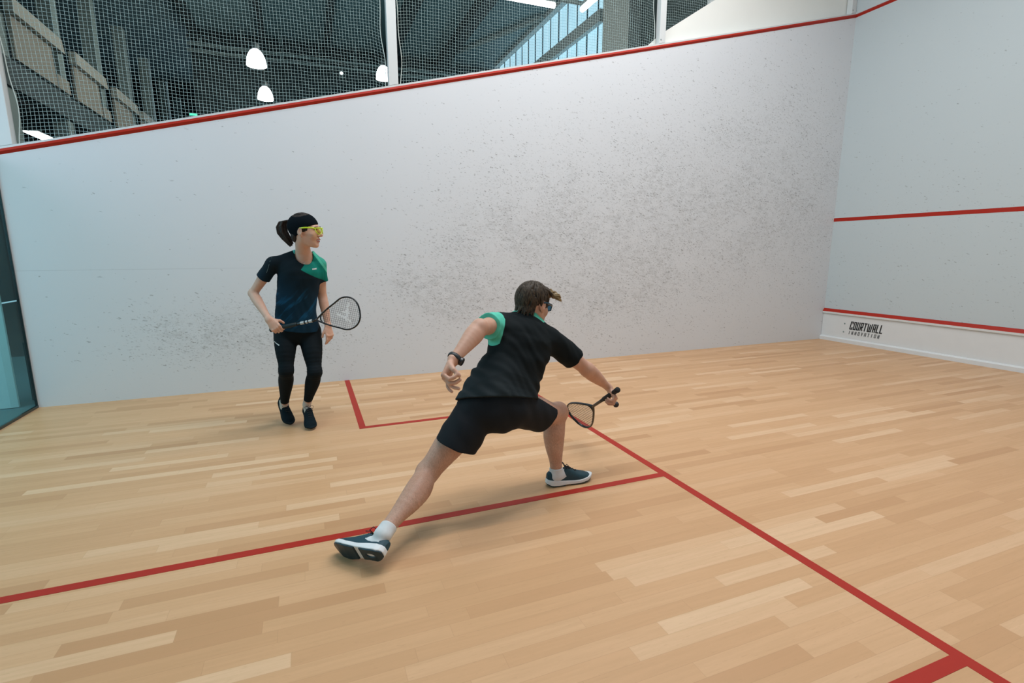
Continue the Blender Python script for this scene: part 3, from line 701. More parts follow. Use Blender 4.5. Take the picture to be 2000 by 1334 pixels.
def eye_parts(H, ax, s, par, look=(0, 1, 0), brow=(.05, .03, .02), sides=(-1, 1)):
    X, Y, Z = ax; base = parent_base(par)
    ew = bpy.data.materials.get('eye_white') or plain('eye_white', (.75, .73, .70), .25)
    ei = bpy.data.materials.get('dark_iris') or plain('dark_iris', (.03, .02, .015), .15)
    bm_ = bpy.data.materials.get('eyebrow_hair') or plain('eyebrow_hair', brow, .8)
    L_ = (X * look[0] + Y * look[1] + Z * look[2]).normalized()
    for sx in sides:
        c = H(sx * .029, .0715, .017)
        mb = MB(); mb.lathe([(math.sin(a) * .0120 * s, math.cos(a) * .0120 * s) for a in np.linspace(0, math.pi, 12)], c, L_, 16); e = mb.build('eye', ew, par, smooth=True)
        mb = MB(); mb.lathe([(math.sin(a) * .0123 * s, math.cos(a) * .0123 * s) for a in np.linspace(0, .48, 5)], c, L_, 14); mb.build('iris', ei, e, smooth=True)
        mb = MB(); mb.tube([H(sx * a, b, z) for a, b, z in ((.017, .083, .016), (.023, .0855, .0225), (.031, .085, .0245), (.038, .081, .022), (.043, .075, .017))], [.0009 * s, .0015 * s, .0018 * s, .0018 * s, .0010 * s], 5); mb.build('eyelash', bm_, par, smooth=True)
        mb = MB(); mb.tube([H(sx * .014, .098, .034), H(sx * .026, .099, .040), H(sx * .038, .091, .041), H(sx * .048, .080, .036)], [.0014 * s, .0018 * s, .0016 * s, .0006 * s], 6, up=Z, r2=.0026 * s); mb.build('eyebrow', bm_, par, smooth=True)
def locks(dirs, n, rng):
    return None
def bvh_of(o):
    me = o.data; return BVHTree.FromPolygons([v.co[:] for v in me.vertices], [p.vertices[:] for p in me.polygons])
def decal(name, target, par, c, right, up, w_, h_, mat, glyphs=5, off=.0012, slant=.0, label=None):
    """small printed mark laid on a surface: rows of little strokes projected along the local normal. c in world space"""
    base = parent_base(par) if par is not None else Vector((0, 0, 0)); tb = bvh_of(target); tbase = parent_base(target)
    right = Vector(right).normalized(); up = Vector(up); up = (up - right * up.dot(right)).normalized(); nrm = right.cross(up)
    mb = MB(); cw = w_ / glyphs
    cells = []
    for g in range(glyphs):
        x0 = -w_ / 2 + g * cw
        cells.append((x0, x0 + cw * .78, -h_ / 2, -h_ / 2 + h_ * (.30 if g % 2 else 1.0)))
        if g % 2: cells.append((x0, x0 + cw * .78, h_ * .12, h_ / 2)); cells.append((x0, x0 + cw * .3, -h_ / 2, h_ / 2))
    for x0, x1, y0, y1 in cells:
        q = []
        for x, y in ((x0, y0), (x1, y0), (x1, y1), (x0, y1)):
            p = Vector(c) + right * (x + slant * y) + up * y + nrm * .06
            hit = tb.ray_cast(p - tbase, -nrm, .12)
            q.append((hit[0] + tbase + nrm * off) if hit[0] is not None else (Vector(c) + right * x + up * y))
        mb.prism(q, nrm * -.0008)
    o = mb.build(name, mat, par)
    if label: o['label'] = label
    return o
def interp(tab, y):
    xs = [a for a, _ in tab]; ys = [b for _, b in tab]; return np.interp(y, xs, ys)

def shoe(par, M, side, s=1.0, upper=None, mid=None, out=None, lace=None, accent=None, mark=None, label=None, sole_label=None, roll=0.0, gum=False):
    """local frame: y heel->toe, x right, z up from the ground; side +1 right foot, -1 left foot"""
    def warp(P):   # inverse of the toe bend
        q = P / s; return q
    ctab = [(0, 0), (.08, .002 * side), (.2, -.008 * side), (.29, -.014 * side)]
    wtab = [(-.01, .0), (.0, .016), (.01, .026), (.03, .034), (.08, .034), (.13, .036), (.19, .046), (.22, .0475), (.25, .044), (.275, .031), (.29, .014), (.296, .001)]
    ztab = [(0, .012), (.02, .003), (.06, 0), (.2, 0), (.25, .006), (.296, .022)]
    def outline(q, infl=0):
        y = q[:, 1]; w_ = interp(wtab, y) + infl; c = interp(ctab, y)
        dx = np.abs(q[:, 0] - c) - w_; dy = np.maximum(-.002 - infl - y, y - .294 - infl)
        return np.maximum(dx, dy)
    def f_mid(P):
        q = warp(P); zb = interp(ztab, q[:, 1]); zt = interp([(0, .046), (.05, .040), (.14, .029), (.2, .027), (.29, .040)], q[:, 1])
        fl = np.clip((.03 - (q[:, 2] - zb)) * .12, -.003, .004)
        d2 = outline(q, .002) - fl
        return -smin(-np.maximum(zb + .006 - q[:, 2], q[:, 2] - zt), -d2, .006) * s
    def f_out(P):
        q = warp(P); zb = interp(ztab, q[:, 1]); d = np.maximum(zb - q[:, 2], q[:, 2] - zb - .0075); d2 = outline(q, .001)
        arch = .010 - np.sqrt(((q[:, 1] - .125) / 1.6) ** 2 + (q[:, 2] - zb) ** 2) * 1.0
        slot = .011 - np.sqrt(((q[:, 1] - .055) / 2.2) ** 2 + (q[:, 0]) ** 2)
        groove = .0018 - np.abs((q[:, 1] * 100 % 1.6) / 100 - .008)
        return np.maximum(np.maximum(np.maximum(d, d2), np.minimum(slot, 1)), arch * .5) * s
    htab = [(-.004, .02), (0, .078), (.02, .092), (.04, .080), (.07, .068), (.09, .074), (.108, .098), (.125, .104), (.15, .090), (.18, .073), (.22, .058), (.25, .050), (.28, .036), (.29, .018)]
    def f_up(P):
        q = warp(P); y = q[:, 1]; h_ = interp(htab, y) - .02; w_ = np.maximum(interp(wtab, y) - .001, .002)
        u = np.abs(q[:, 0] - interp(ctab, y)) / w_; v = np.maximum(q[:, 2] - .02, 0) / h_
        d = ((u ** 2.6 + v ** 2.6) ** (1 / 2.6) - 1) * np.minimum(w_, h_) * .8
        d = np.maximum(d, .022 - q[:, 2]); d = np.maximum(d, np.maximum(-.001 - y, y - .290))
        hole = 1 - np.sqrt(((q[:, 0]) / .0265) ** 2 + ((y - .062) / .050) ** 2 + ((q[:, 2] - .105) / .052) ** 2)
        return np.maximum(d, hole * .022) * s
    lo, hi = (-.06, -.02, -.01), (.06, .31, .12)
    lo = [a * s for a in lo]; hi = [a * s for a in hi]; h = .0024
    root = sdf_obj('shoe', [('u', 0, [Prim(f_up, lo, hi)])], h, upper, par, smooth=3, M=M)
    if label: root['label'] = label
    # sub-parts: midsole, outsole, laces (root has no offset of its own, so the parent's base still holds)
    m_ = sdf_obj('midsole', [('u', 0, [Prim(f_mid, lo, hi)])], h, mid, root, smooth=2, M=M); 
    o_ = sdf_obj('outsole', [('u', 0, [Prim(f_out, lo, hi)])], h, out, root, smooth=1, M=M)
    mb = MB()
    for k in range(5):
        y = .118 + k * .017; z = float(interp(htab, y)) + .001; cx_ = float(interp(ctab, y)); ww = .020 - .0012 * k
        mb.tube([M @ (Vector((cx_ + ww * a, y + .003 * a * (1 if k % 2 else -1), z + .002 - .006 * a * a)) * s) for a in (-1, -.5, 0, .5, 1)], .0024 * s, 6)
    for sx in (-1, 1):
        mb.tube([M @ (Vector(p) * s) for p in [(0, .112, .106), (.018 * sx, .105, .122), (.034 * sx, .112, .120), (.030 * sx, .124, .104), (.004 * sx, .116, .106)]], .0021 * s, 6)
        mb.tube([M @ (Vector(p) * s) for p in [(0, .114, .106), (.012 * sx, .130, .112), (.026 * sx, .146, .098)]], .0019 * s, 6)
    mb.build('laces', lace, root, smooth=True)
    if accent is not None:
        mb = MB(); mb.prism([M @ (Vector(p) * s) for p in [(-.014, -.004, .045), (.014, -.004, .045), (.011, .002, .084), (-.011, .002, .084)]], M.to_3x3() @ Vector((0, -.004, 0))); o = mb.build('heel_tab', accent, root); o['label'] = 'neon green heel tab'
    if mark is not None:
        for sx in (-1, 1):
            R3 = M.to_3x3()
            for yy, zz, wd in ((.100, .058, .024), (.040, .054, .022)):
                y = yy; w_ = float(interp(wtab, y)); c = M @ (Vector((float(interp(ctab, y)) + sx * w_, y, zz)) * s)
                decal('side_mark', root, root, c, R3 @ Vector((0, sx, 0)), R3 @ Vector((0, 0, 1)), wd * s, .006 * s, mark, 4)
    return root

def racket(name, M, frame_mat, grip_mat, str_mat, label, parts_label=None, accent=None, logo=None, w_=.105):
    """local: y from the butt (0) to the head tip (.685), the strings lie in the xy plane"""
    o = Vector(M.translation); root = empty(name, o); tag(root, label, 'racket')
    def T(x, y, z=0): return M @ Vector((x, y, z))
    nz = (M.to_3x3() @ Vector((0, 0, 1))).normalized()
    half = [(.0, .355), (.012, .372), (.034, .405), (.062, .455), (.088, .51), (w_, .565), (w_ * .98, .615), (w_ * .78, .655), (w_ * .42, .679), (0, .685)]
    hc = [tuple(v) for v in crom([np.array(p) for p in half], 4)]
    outl = [(x, y) for x, y in hc] + [(-x, y) for x, y in hc[::-1][1:-1]]
    mb = MB(); mb.tube([T(x, y) for x, y in outl], .0055, 10, closed=True, up=nz, r2=.0095); mb.build('head_frame', frame_mat, root, smooth=True)
    br = [(-.040, .415), (-.022, .396), (0, .389), (.022, .396), (.040, .415)]
    mb = MB(); mb.tube([T(*v) for v in crom([np.array(p) for p in br], 4)], .005, 8, up=nz, r2=.007); mb.build('throat_bridge', frame_mat, root, smooth=True)
    mb = MB(); mb.tube([T(0, y) for y in (.19, .24, .30, .34, .365)], [.0115, .0105, .010, .0095, .008], 10, up=nz, r2=.0105); sh = mb.build('shaft', frame_mat, root, smooth=True)
    mb = MB(); mb.tube([T(0, y) for y in (0, .004, .012, .018, .03, .10, .19, .205)], [.0165, .0178, .0178, .0165, .0152, .0148, .0145, .0118], 12); gp = mb.build('grip', grip_mat, root, smooth=True)
    if accent is not None:
        mb = MB()
        for y0, y1 in ((.235, .262), (.275, .29), (.30, .325)):
            mb.tube([T(0, y0), T(0, y1)], .0112, 10, up=nz, r2=.0116)
        mb.build('shaft_lettering', accent, root)
    def hw(y):
        ys = [b for a, b in hc]; xs = [a for a, b in hc]; return float(np.interp(y, ys, xs))
    mb = MB(); lg = MB(); r = .0010
    def inlogo(x, y):
        if logo is None: return False
        for (ax_, ay_), (bx2, by2), wd_ in (((-.066, .612), (.045, .572), .0085), ((.032, .575), (-.008, .518), .0065), ((.034, .578), (.062, .602), .006), ((.0, .60), (-.02, .555), .004)):
            dx_, dy_ = bx2 - ax_, by2 - ay_; tt_ = max(0, min(1, ((x - ax_) * dx_ + (y - ay_) * dy_) / (dx_ * dx_ + dy_ * dy_)))
            if math.hypot(x - ax_ - dx_ * tt_, y - ay_ - dy_ * tt_) < wd_: return True
        return False
        u = v = 0
        return (abs(u - .25 * v - .1) < .14 and -.95 < v < .95) or (abs(v + .35 - 1.1 * (u + .1)) < .16 and -.9 < u < .1) or (abs(v + .75) < .10 and -.1 < u < .75)
    def string(p, q, fixed, ver):
        mb.tube([T(*p), T(*q)], r, 4)
        if logo is not None:
            m = 60; run = None
            for i in range(m + 1):
                t = i / m; x = p[0] + (q[0] - p[0]) * t; y = p[1] + (q[1] - p[1]) * t; z = .0
                ins = inlogo(x, y)
                if ins and run is None: run = (x, y)
                if (not ins or i == m) and run is not None:
                    if abs(x - run[0]) + abs(y - run[1]) > .004: lg.tube([T(*run), T(x, y)], .0019, 5)
                    run = None
    k = -6
    for k in range(-7, 8):
        x = k * .0135
        ys = [y for y in np.linspace(.385, .684, 160) if hw(y) > abs(x) + .002 and y > .392 + abs(x) * .5]
        if ys: string((x, ys[0], .0006), (x, ys[-1], .0006), x, True)
    y = .412
    while y < .676:
        h_ = hw(y) - .002; string((-h_, y, -.0006), (h_, y, -.0006), y, False); y += .0135
    mb.build('strings', str_mat, root)
    if logo is not None: o_ = lg.build('string_stencil', logo, root); o_['label'] = 'white stencilled mark on the strings'
    return root
def frame3(o, Y, Zhint):
    Y = Vector(Y).normalized(); Z = Vector(Zhint); Z = (Z - Y * Z.dot(Y)).normalized(); return frame(o, Y.cross(Z), Y, Z)
SHOE_NAVY = plain('navy_shoe_mesh', (.005, .042, .060), .6, .2, 60); MID_W = plain('white_midsole_foam', (.70, .72, .72), .5, .04, 20)
OUT_NAVY = plain('navy_rubber_outsole', (.003, .026, .038), .45, .15, 30); LACE_B = plain('black_lace', (.008, .010, .012), .7)
SOCKW = plain('white_sock', (.62, .64, .64), .8, .06, 60); MARKW = plain('white_print', (.72, .74, .74), .5)
FR_BLACK = plain('black_lacquer_frame', (.006, .007, .008), .25, .1, 5); GRIP_B = plain('black_grip_tape', (.006, .007, .008), .85, .1, 80)
STR_G = plain('grey_string', (.05, .055, .055), .4)
# ------------------------------------------------------------------ the man lunging in front
MAN_BASE = Vector((3.2758, 3.1972, 0.0000))
man_pts = dict(
    lsh=(3.0636, 3.2442, 0.9710), rsh=(3.0983, 3.5578, 0.8610), lel=(3.2578, 3.0800, 0.9901), lwr=(3.3807, 2.9117, 0.8663),
    rel=(3.0911, 3.7843, 0.6823), rwr=(2.9945, 3.9914, 0.5303), lhip=(3.2281, 3.0646, 0.5604), rhip=(3.2418, 3.2612, 0.5469),
    lkn=(3.2292, 2.8071, 0.2705), lan=(3.4840, 2.5510, 0.1343), rkn=(3.0781, 3.5968, 0.4352), ran=(3.0848, 3.5958, 0.0698),
    crotch=(3.2746, 3.1526, 0.4986), pel=(3.2325, 3.1684, 0.5769), waist=(3.1838, 3.2353, 0.6783), mid=(3.1449, 3.2943, 0.7699), chest=(3.1039, 3.3524, 0.8700), neck=(3.0611, 3.4185, 0.9953), head=(3.0503, 3.4535, 1.0631))
MP = {k: Vector(v) for k, v in man_pts.items()}
for a, b in (('lsh','rsh'),('lsh','lel'),('lel','lwr'),('rsh','rel'),('rel','rwr'),('lhip','lkn'),('lkn','lan'),('rhip','rkn'),('rkn','ran'),('pel','neck'),('neck','head')):
    print('MAN %s-%s %.3f' % (a, b, (MP[a] - MP[b]).length))
SK_M = m_skin('man_skin', (.56, .335, .24), .62)
# torso axes: S to his right, U up the spine, F out of the chest (away from us)
Sx = (MP['rsh'] - MP['lsh']).normalized(); Up = (MP['neck'] - MP['pel']).normalized(); Fm = Up.cross(Sx).normalized()
Sp = (MP['rhip'] - MP['lhip']).normalized()
def sec(c, S, F, w_, d_): return (Vector(c), S, F, w_, d_)
def man_torso(i, low=0):
    return loft([sec(MP['crotch'] + Up * .065, Sp, Fm, .100 + i, .080 + i), sec(MP['pel'], Sp, Fm, .160 + i, .105 + i), sec(MP['waist'], (Sp + Sx) / 2, Fm, .140 + i + low, .095 + i + low),
                 sec(MP['mid'], Sx, Fm, .150 + i, .105 + i), sec(MP['chest'], Sx, Fm, .165 + i, .110 + i), sec((MP['lsh'] + MP['rsh']) / 2 - Up * .01, Sx, Fm, .150 + i, .085 + i)], 4)
def thigh_m(a, b, F, i=0, m=1.0): return limb(MP[a], MP[b], F, [(-.05, .092*m + i, .095*m + i, 0), (.2, .090*m + i, .092*m + i, 0), (.5, .080*m + i, .082*m + i, .004), (.8, .063*m + i, .064*m + i, 0), (1, .056*m + i, .058*m + i, .004)])
def shin_m(a, b, F, i=0): return limb(MP[a], MP[b], F, [(t, w_ + i, d_ + i, o) for t, w_, d_, o in ((0, .055, .058, .004), (.12, .054, .056, -.004), (.3, .061, .063, -.016), (.5, .053, .056, -.014), (.75, .036, .040, -.004), (.92, .031, .036, 0), (1.03, .032, .038, 0))])
def arm_m(a, b, F, i=0): return limb(MP[a], MP[b], F, [(-.02, .054 + i, .056 + i, 0), (.2, .054 + i, .056 + i, 0), (.5, .046 + i, .050 + i, 0), (.8, .040 + i, .042 + i, 0), (1, .040 + i, .040 + i, 0)])
def fore_m(a, b, F): return limb(MP[a], MP[b], F, [(0, .041, .041, 0), (.22, .047, .043, 0), (.5, .039, .035, 0), (.8, .029, .024, 0), (1, .028, .021, 0)])
hd_f = Vector((-.44, .86, -.26)); hd_u = Vector((-.10, .22, .97))
hops, HM, hax = head_ops(MP['head'], hd_f, hd_u, 1.0, neck=MP['neck'] - Up * .02, neck_r=.058, male=True)
# feet frames
def foot_frame(ank, toe_dir, up, drop=.105, back=.058, s=1.0):
    Y = Vector(toe_dir).normalized(); Z = Vector(up); Z = (Z - Y * Z.dot(Y)).normalized(); X = Y.cross(Z)
    return frame(Vector(ank) - Z * drop * s - Y * back * s, X, Y, Z)
FR_R = foot_frame(MP['ran'], (.06, .98, 0), (0, 0, 1))
FR_R.translation.z = .0015
FR_L = frame3((0, 0, 0), CAM_R * -.78 + CAM_F * .42 - CAM_U * .04, CAM_U * .48 + CAM_F * .86 + CAM_R * .10)
FR_L.translation = MP['lan'] - CAM_R * .006 - FR_L.to_3x3() @ Vector((0, .056, .100))
lowest = min((FR_L @ Vector((x, y, z))).z for x in (-.045, .045) for y in (0, .05, .2, .28) for z in (0, .04))
print('MAN trailing shoe lowest', lowest); FR_L.translation.z -= lowest - .004
def foot_ops(M, s=1.0, i=0):
    return ('u', .02, chain([(M @ (Vector((0, .045, .050)) * s), .026 * s + i), (M @ (Vector((0, .10, .055)) * s), .028 * s + i), (M @ (Vector((0, .17, .040)) * s), .024 * s), (M @ (Vector((0, .225, .030)) * s), .016 * s)], 2))
shinF_R = Vector((-.1, .98, 0)); shinF_L = Vector((-.75, .45, .3))
bops = [('u', 0, man_torso(-.016)), ('u', .03, thigh_m('lhip', 'lkn', shinF_L)), ('u', .03, thigh_m('rhip', 'rkn', (0, .3, 1))),
        ('u', .02, shin_m('lkn', 'lan', shinF_L)), ('u', .02, shin_m('rkn', 'ran', shinF_R)),
        ('u', .02, [ell(MP['rkn'] + Vector((-.0, .015, .012)), (1,0,0), (0,1,0), (0,0,1), .052, .052, .055)]),
        ('u', .03, arm_m('lsh', 'lel', Fm)), ('u', .03, arm_m('rsh', 'rel', Fm)), ('u', .02, fore_m('lel', 'lwr', Fm)), ('u', .02, fore_m('rel', 'rwr', (0,0,1))),
        ('u', .012, [ell(MP['lel'] + Vector((.01, 0, .008)), (1,0,0), (0,1,0), (0,0,1), .034, .034, .034)]),
        foot_ops(FR_R), foot_ops(FR_L)]
bops += hops
# left hand: hanging half open, palm towards us, fingers curled; right hand round the grip
RB = Vector((3.1009, 3.9915, 0.5442)); RT = Vector((2.8239, 4.0036, 0.3692)); rdir = (RT - RB).normalized()
lh, _ = hand_ops(MP['lwr'] + (MP['lwr'] - MP['lel']).normalized() * .015, -CAM_U * .80 - CAM_F * .42 - CAM_R * .26, CAM_R * .93 - CAM_F * .25 - CAM_U * .1, CAM_U * .45 - CAM_F * .85, 1.05,
                 ((1.15, 1.05, .5), (1.0, .95, .5), (.85, .45, .25), (.35, .45, .3)), .03, ((.62, .25, .70), (.45, -.35, .80)))
GC = RB + rdir * .075     # grip centre under the palm
pal = (MP['rwr'] - GC); 
hdR = (GC - MP['rwr']).normalized()
rh, _ = hand_ops(MP['rwr'] + Vector((0, 0, .006)), (hdR * .6 + CAM_R * .30 - CAM_U * .55), -CAM_R * .75 - CAM_U * .35 + CAM_F * .1, rdir, 1.0,
                 ((.9, 1.1, .6), (1.0, 1.15, .7), (1.05, 1.15, .7), (1.05, 1.2, .7)), 0, ((.45, .75, .3), (.6, .3, .8)))
bops += lh + rh
man = sdf_obj('person', bops, .0035, SK_M, None, smooth=2, origin=tuple(MAN_BASE))
tag(man, 'person in black shirt and shorts with mint left sleeve, lunging low, seen from behind', 'person')
# ---- shirt
Nw = MP['neck']; mid_sh = (MP['lsh'] + MP['rsh']) / 2
def clip_fun(planes, folds=None, kk=.004):
    P_ = [(A3(p), A3(Vector(n).normalized())) for p, n in planes]
    def f(P, D):
        if folds is not None: D = D + folds(P)
        for p, n in P_: D = -smin(-D, -((P - p) @ n), kk)
        return D
    return f
fa, fu, fs = A3(Fm), A3(Up), A3(Sx); c0 = A3(MP['chest'])
def folds_m(P):
    q = P - c0; u, v, w_ = q @ fu, q @ fs, q @ fa
    a = np.sin(u * 62 + v * 26 + 1.6 * np.sin(v * 17 + u * 9)) * .5 + np.sin(u * 41 - v * 33 + 2 * np.sin(u * 13)) * .35 + np.sin(u * 118 + v * 60 + 3 * np.sin(v * 21)) * .22
    amp = np.interp(u, [-.30, -.12, .05, .18], [.0046, .0046, .0028, .0015])
    return a * amp * 1.25 + np.abs(np.sin(u * 30 - v * 21 + 1.5 * np.sin(v * 12))) * .0022 * np.interp(u, [-.3, -.05, .1], [1, 1, .2])
hemc = Vector((3.2329, 3.2107, 0.6025)); hemn = (-Up * .93 + Sx * .36)
sec_m = [sec(Vector((3.2496, 3.1647, 0.5386)), (Sp + Sx) / 2, Fm, .228, .156), sec(Vector((3.2141, 3.2009, 0.6232)), (Sp + Sx) / 2, Fm, .206, .144), sec(Vector((3.1766, 3.2613, 0.7102)), Sx, Fm, .176, .130), sec(Vector((3.1411, 3.3253, 0.7946)), Sx, Fm, .170, .128),
         sec(Vector((3.1056, 3.3636, 0.8836)), Sx, Fm, .180, .125), sec(mid_sh + Up * .004, Sx, Fm, .160, .098), sec(MP['neck'] - Up * .035, Sx, Fm, .105, .082)]
lsl = MP['lsh'] + (MP['lel'] - MP['lsh']) * .70; rsl = MP['rsh'] + (MP['rel'] - MP['rsh']) * .60
def sleeve(a, b, r0, r1, end, F): 
    A, B = MP[a], MP[b]; d = B - A
    return limb(A, A + d * end, F, [(-.1, r0, r0, 0), (.3, r0, r0, 0), (1.12, r1, r1, 0)])
shirt_ops = [('u', 0, loft(sec_m, 4)), ('u', .04, cut(sleeve('lsh', 'lel', .066, .071, .66, Fm), MP['lsh'] + (MP['lel'] - MP['lsh']) * .56, MP['lel'] - MP['lsh'])), ('u', .04, cut(sleeve('rsh', 'rel', .068, .068, .68, Fm), MP['rsh'] + (MP['rel'] - MP['rsh']) * .60, MP['rel'] - MP['rsh'])),
             ('u', .03, [seg(MP['neck'] - Up * .05, MP['neck'] + Up * .012, .072, .060)])]
dl = (MP['lel'] - MP['lsh']).normalized(); dr = (MP['rel'] - MP['rsh']).normalized()
def shirt_post(P, D):
    D = D + folds_m(P)
    D = -smin(-D, -((P - A3(hemc)) @ A3(hemn.normalized())), .004)
    return D
def m_shirt_man():
    t = NT('man_shirt_knit', .8, spec=.15); p = t.obj(); B = MAN_BASE
    nl = dl; c = MP['lsh'] + dl * .015 - Sx * .004 - B
    nn = (-Sx * .95 + dl * .35 + Up * .1).normalized()
    # raglan border: a plane leaning from the collar to the armpit
    sleeve_m = t.half(tuple(nn), (MP['lsh'] - B).dot(nn) + .020)
    cn = (Up * .97 + Fm * .10).normalized(); col_m = t.half(tuple(cn), (MP['neck'] - B).dot(cn) - .012)
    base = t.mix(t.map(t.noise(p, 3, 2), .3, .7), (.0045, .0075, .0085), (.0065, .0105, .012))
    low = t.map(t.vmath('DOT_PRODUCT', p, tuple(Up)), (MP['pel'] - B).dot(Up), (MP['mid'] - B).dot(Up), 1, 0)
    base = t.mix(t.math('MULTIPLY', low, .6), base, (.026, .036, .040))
    an = (Up * .98 - Sx * .15).normalized(); above = t.half(tuple(an), (MP['lsh'] - B).dot(an) - .088)
    sleeve_m = t.math('MULTIPLY', sleeve_m, above)
    q0 = t.vmath('SUBTRACT', p, tuple(MP['lsh'] - B)); tt = t.vmath('DOT_PRODUCT', q0, tuple(dl)); perp = t.vmath('LENGTH', t.vmath('SUBTRACT', q0, t.vmath('SCALE', tuple(dl), tt)))
    sleeve_m = t.math('MAXIMUM', sleeve_m, t.math('MULTIPLY', t.math('LESS_THAN', perp, .104), t.math('MULTIPLY', t.math('GREATER_THAN', tt, .062), t.half(tuple(-Sx), -((MP['lsh'] - B).dot(Sx) + .006)))))
    col_m = t.math('MULTIPLY', col_m, t.math('LESS_THAN', t.vmath('DISTANCE', p, tuple(MP['neck'] - B)), .098))
    out = t.mix(t.math('MAXIMUM', sleeve_m, col_m), base, (.10, .52, .38))
    t.color(out); t.bump(t.noise(p, 380, 2), .15, .0006)
    pass
    return t.m
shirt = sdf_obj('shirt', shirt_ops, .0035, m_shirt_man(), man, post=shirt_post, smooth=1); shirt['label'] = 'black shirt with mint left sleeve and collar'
# ---- shorts
def folds_s(P):
    q = P - A3(MP['pel']); return np.sin(q[:, 2] * 34 + q[:, 1] * 40 + 2 * np.sin(q[:, 0] * 16)) * .0018 + np.sin(q[:, 1] * 90 + q[:, 2] * 30) * .0008
Lh = Vector((3.2813, 2.9518, 0.4012)); Rh = Vector((3.1437, 3.4687, 0.4584))
dL = (MP['lkn'] - MP['lhip']).normalized(); dR = (MP['rkn'] - MP['rhip']).normalized()
sh_ops = [('u', 0, loft([sec(MP['crotch'] + Up * .055, Sp, Fm, .120, .105), sec(MP['pel'], Sp, Fm, .180, .128), sec(MP['waist'], (Sp + Sx) / 2, Fm, .165, .115)], 4)),
          ('u', .03, cut(limb(MP['lhip'], Lh + dL * .09, shinF_L, [(-.02, .100, .098, 0), (.5, .108, .108, 0), (1.0, .104, .104, 0)]), Lh, dL + Vector((0, 0, -.62)))),
          ('u', .03, cut(limb(MP['rhip'], Rh + dR * .09, (0, .3, 1), [(-.05, .106, .100, .006), (.5, .102, .098, .002), (1.0, .102, .098, -.014)]), Rh, dR + Vector((0, 0, -.55))))]
def shorts_post(P, D):
    D = D + folds_s(P)
    k = (P - A3(MP['waist'])) @ fu
    return np.maximum(D, k)
sm = NT('black_shorts_cloth', .75, (.0045, .007, .010), spec=.25); sm.bump(sm.noise(sm.obj(), 300, 2), .1, .0005)
shorts = sdf_obj('shorts', sh_ops, .0035, sm.m, man, post=shorts_post, smooth=1); shorts['label'] = 'black knee-length sports shorts'
# ---- socks, shoes
for nm, M_, ank, kn, sd, sF in (('r', FR_R, 'ran', 'rkn', 1, shinF_R), ('l', FR_L, 'lan', 'lkn', -1, shinF_L)):
    up_ = (MP[kn] - MP[ank]).normalized()
    so = sdf_obj('sock', [('u', 0, shin_m(kn, ank, sF, .0045)), foot_ops(M_, 1.0, .0045)], .003, SOCKW, man,
            post=clip_fun([(MP[ank] + up_ * .038, up_)]), smooth=1); so['label'] = 'short white sock'
    s_ = shoe(man, M_, sd, 1.0, SHOE_NAVY, MID_W, OUT_NAVY, LACE_B, mark=MARKW, label='navy court shoe with white midsole, ' + ('front foot' if sd > 0 else 'trailing foot tipped to show its sole'))
# ---- watch
wp = MP['lwr'] + (MP['lel'] - MP['lwr']).normalized() * .012; wd = (MP['lel'] - MP['lwr']).normalized()
wt = CAM_R.cross(wd).normalized(); wn = (-CAM_F - wd * (-CAM_F).dot(wd)).normalized(); ws = wd.cross(wn)
mb = MB(); ring = [wp + (wn * math.cos(a) * .0265 + ws * math.sin(a) * .0335) for a in np.linspace(0, 2 * math.pi, 36, endpoint=False)]
mb.tube(ring, .0035, 8, closed=True, up=wd, r2=.0105); wa = mb.build('watch', plain('black_watch_rubber', (.010, .014, .015), .5), man, smooth=True); wa['label'] = 'black wrist watch'
mb = MB(); cdir = (wn * .25 + ws * .97).normalized(); mb.lathe([(0, .012), (.017, .012), (.020, .009), (.020, -.001), (0, -.001)], wp + cdir * .031, cdir, 20); mb.build('watch_case', plain('dark_watch_case', (.02, .022, .024), .3), wa)
# ---- face parts and glasses
eye_parts(HM, hax, 1.0, man, look=(.1, 1, -.2), brow=(.12, .07, .035))
mb = MB(); mb.tube([HM(-.020, .096, -.050), HM(0, .104, -.051), HM(.020, .096, -.050)], [.002, .005, .002], 6, up=hax[2], r2=.004); mb.build('lips', plain('man_lips', (.42, .17, .13), .5), man, smooth=True)
gm = plain('dark_blue_glasses', (.006, .045, .075), .25)
X_, Y_, Z_ = hax; GLS = []
for sx in (-1, 1):
    mb = MB(); mb.tube([HM(sx * .083, -.012, .022), HM(sx * .082, .03, .024), HM(sx * .076, .072, .022), HM(sx * .062, .094, .020)], [.003, .0035, .004, .004], 6, up=Z_, r2=.006); GLS.append(('temple', mb))
    mb = MB(); mb.tube([HM(sx * .062, .094, .022), HM(sx * .035, .110, .026), HM(sx * .008, .116, .020)], .003, 6); mb.tube([HM(sx * .062, .094, .020), HM(sx * .052, .103, -.004), HM(sx * .03, .112, -.008), HM(sx * .012, .116, .006), HM(sx * .008, .116, .020)], .0026, 6); GLS.append(('rim', mb)); mb = MB(); mb.prism([HM(sx * a, b, c) for a, b, c in ((.062, .094, .022), (.035, .110, .026), (.008, .116, .020), (.012, .116, .006), (.03, .112, -.008), (.052, .103, -.004))], Y_ * -.0015); GLS.append(('lens', mb))
e_ = None
mb = MB(); mb.tube([HM(-.012, .116, .020), HM(0, .119, .022), HM(.012, .116, .020)], .003, 6); glasses = mb.build('eyewear', gm, man, smooth=True); glasses['label'] = 'dark blue sports glasses'
LNS = m_glass('blue_tinted_lens', (.25, .42, .52))
for n_, m2 in GLS: m2.build(n_, LNS if n_ == 'lens' else gm, glasses, smooth=n_ != 'lens')
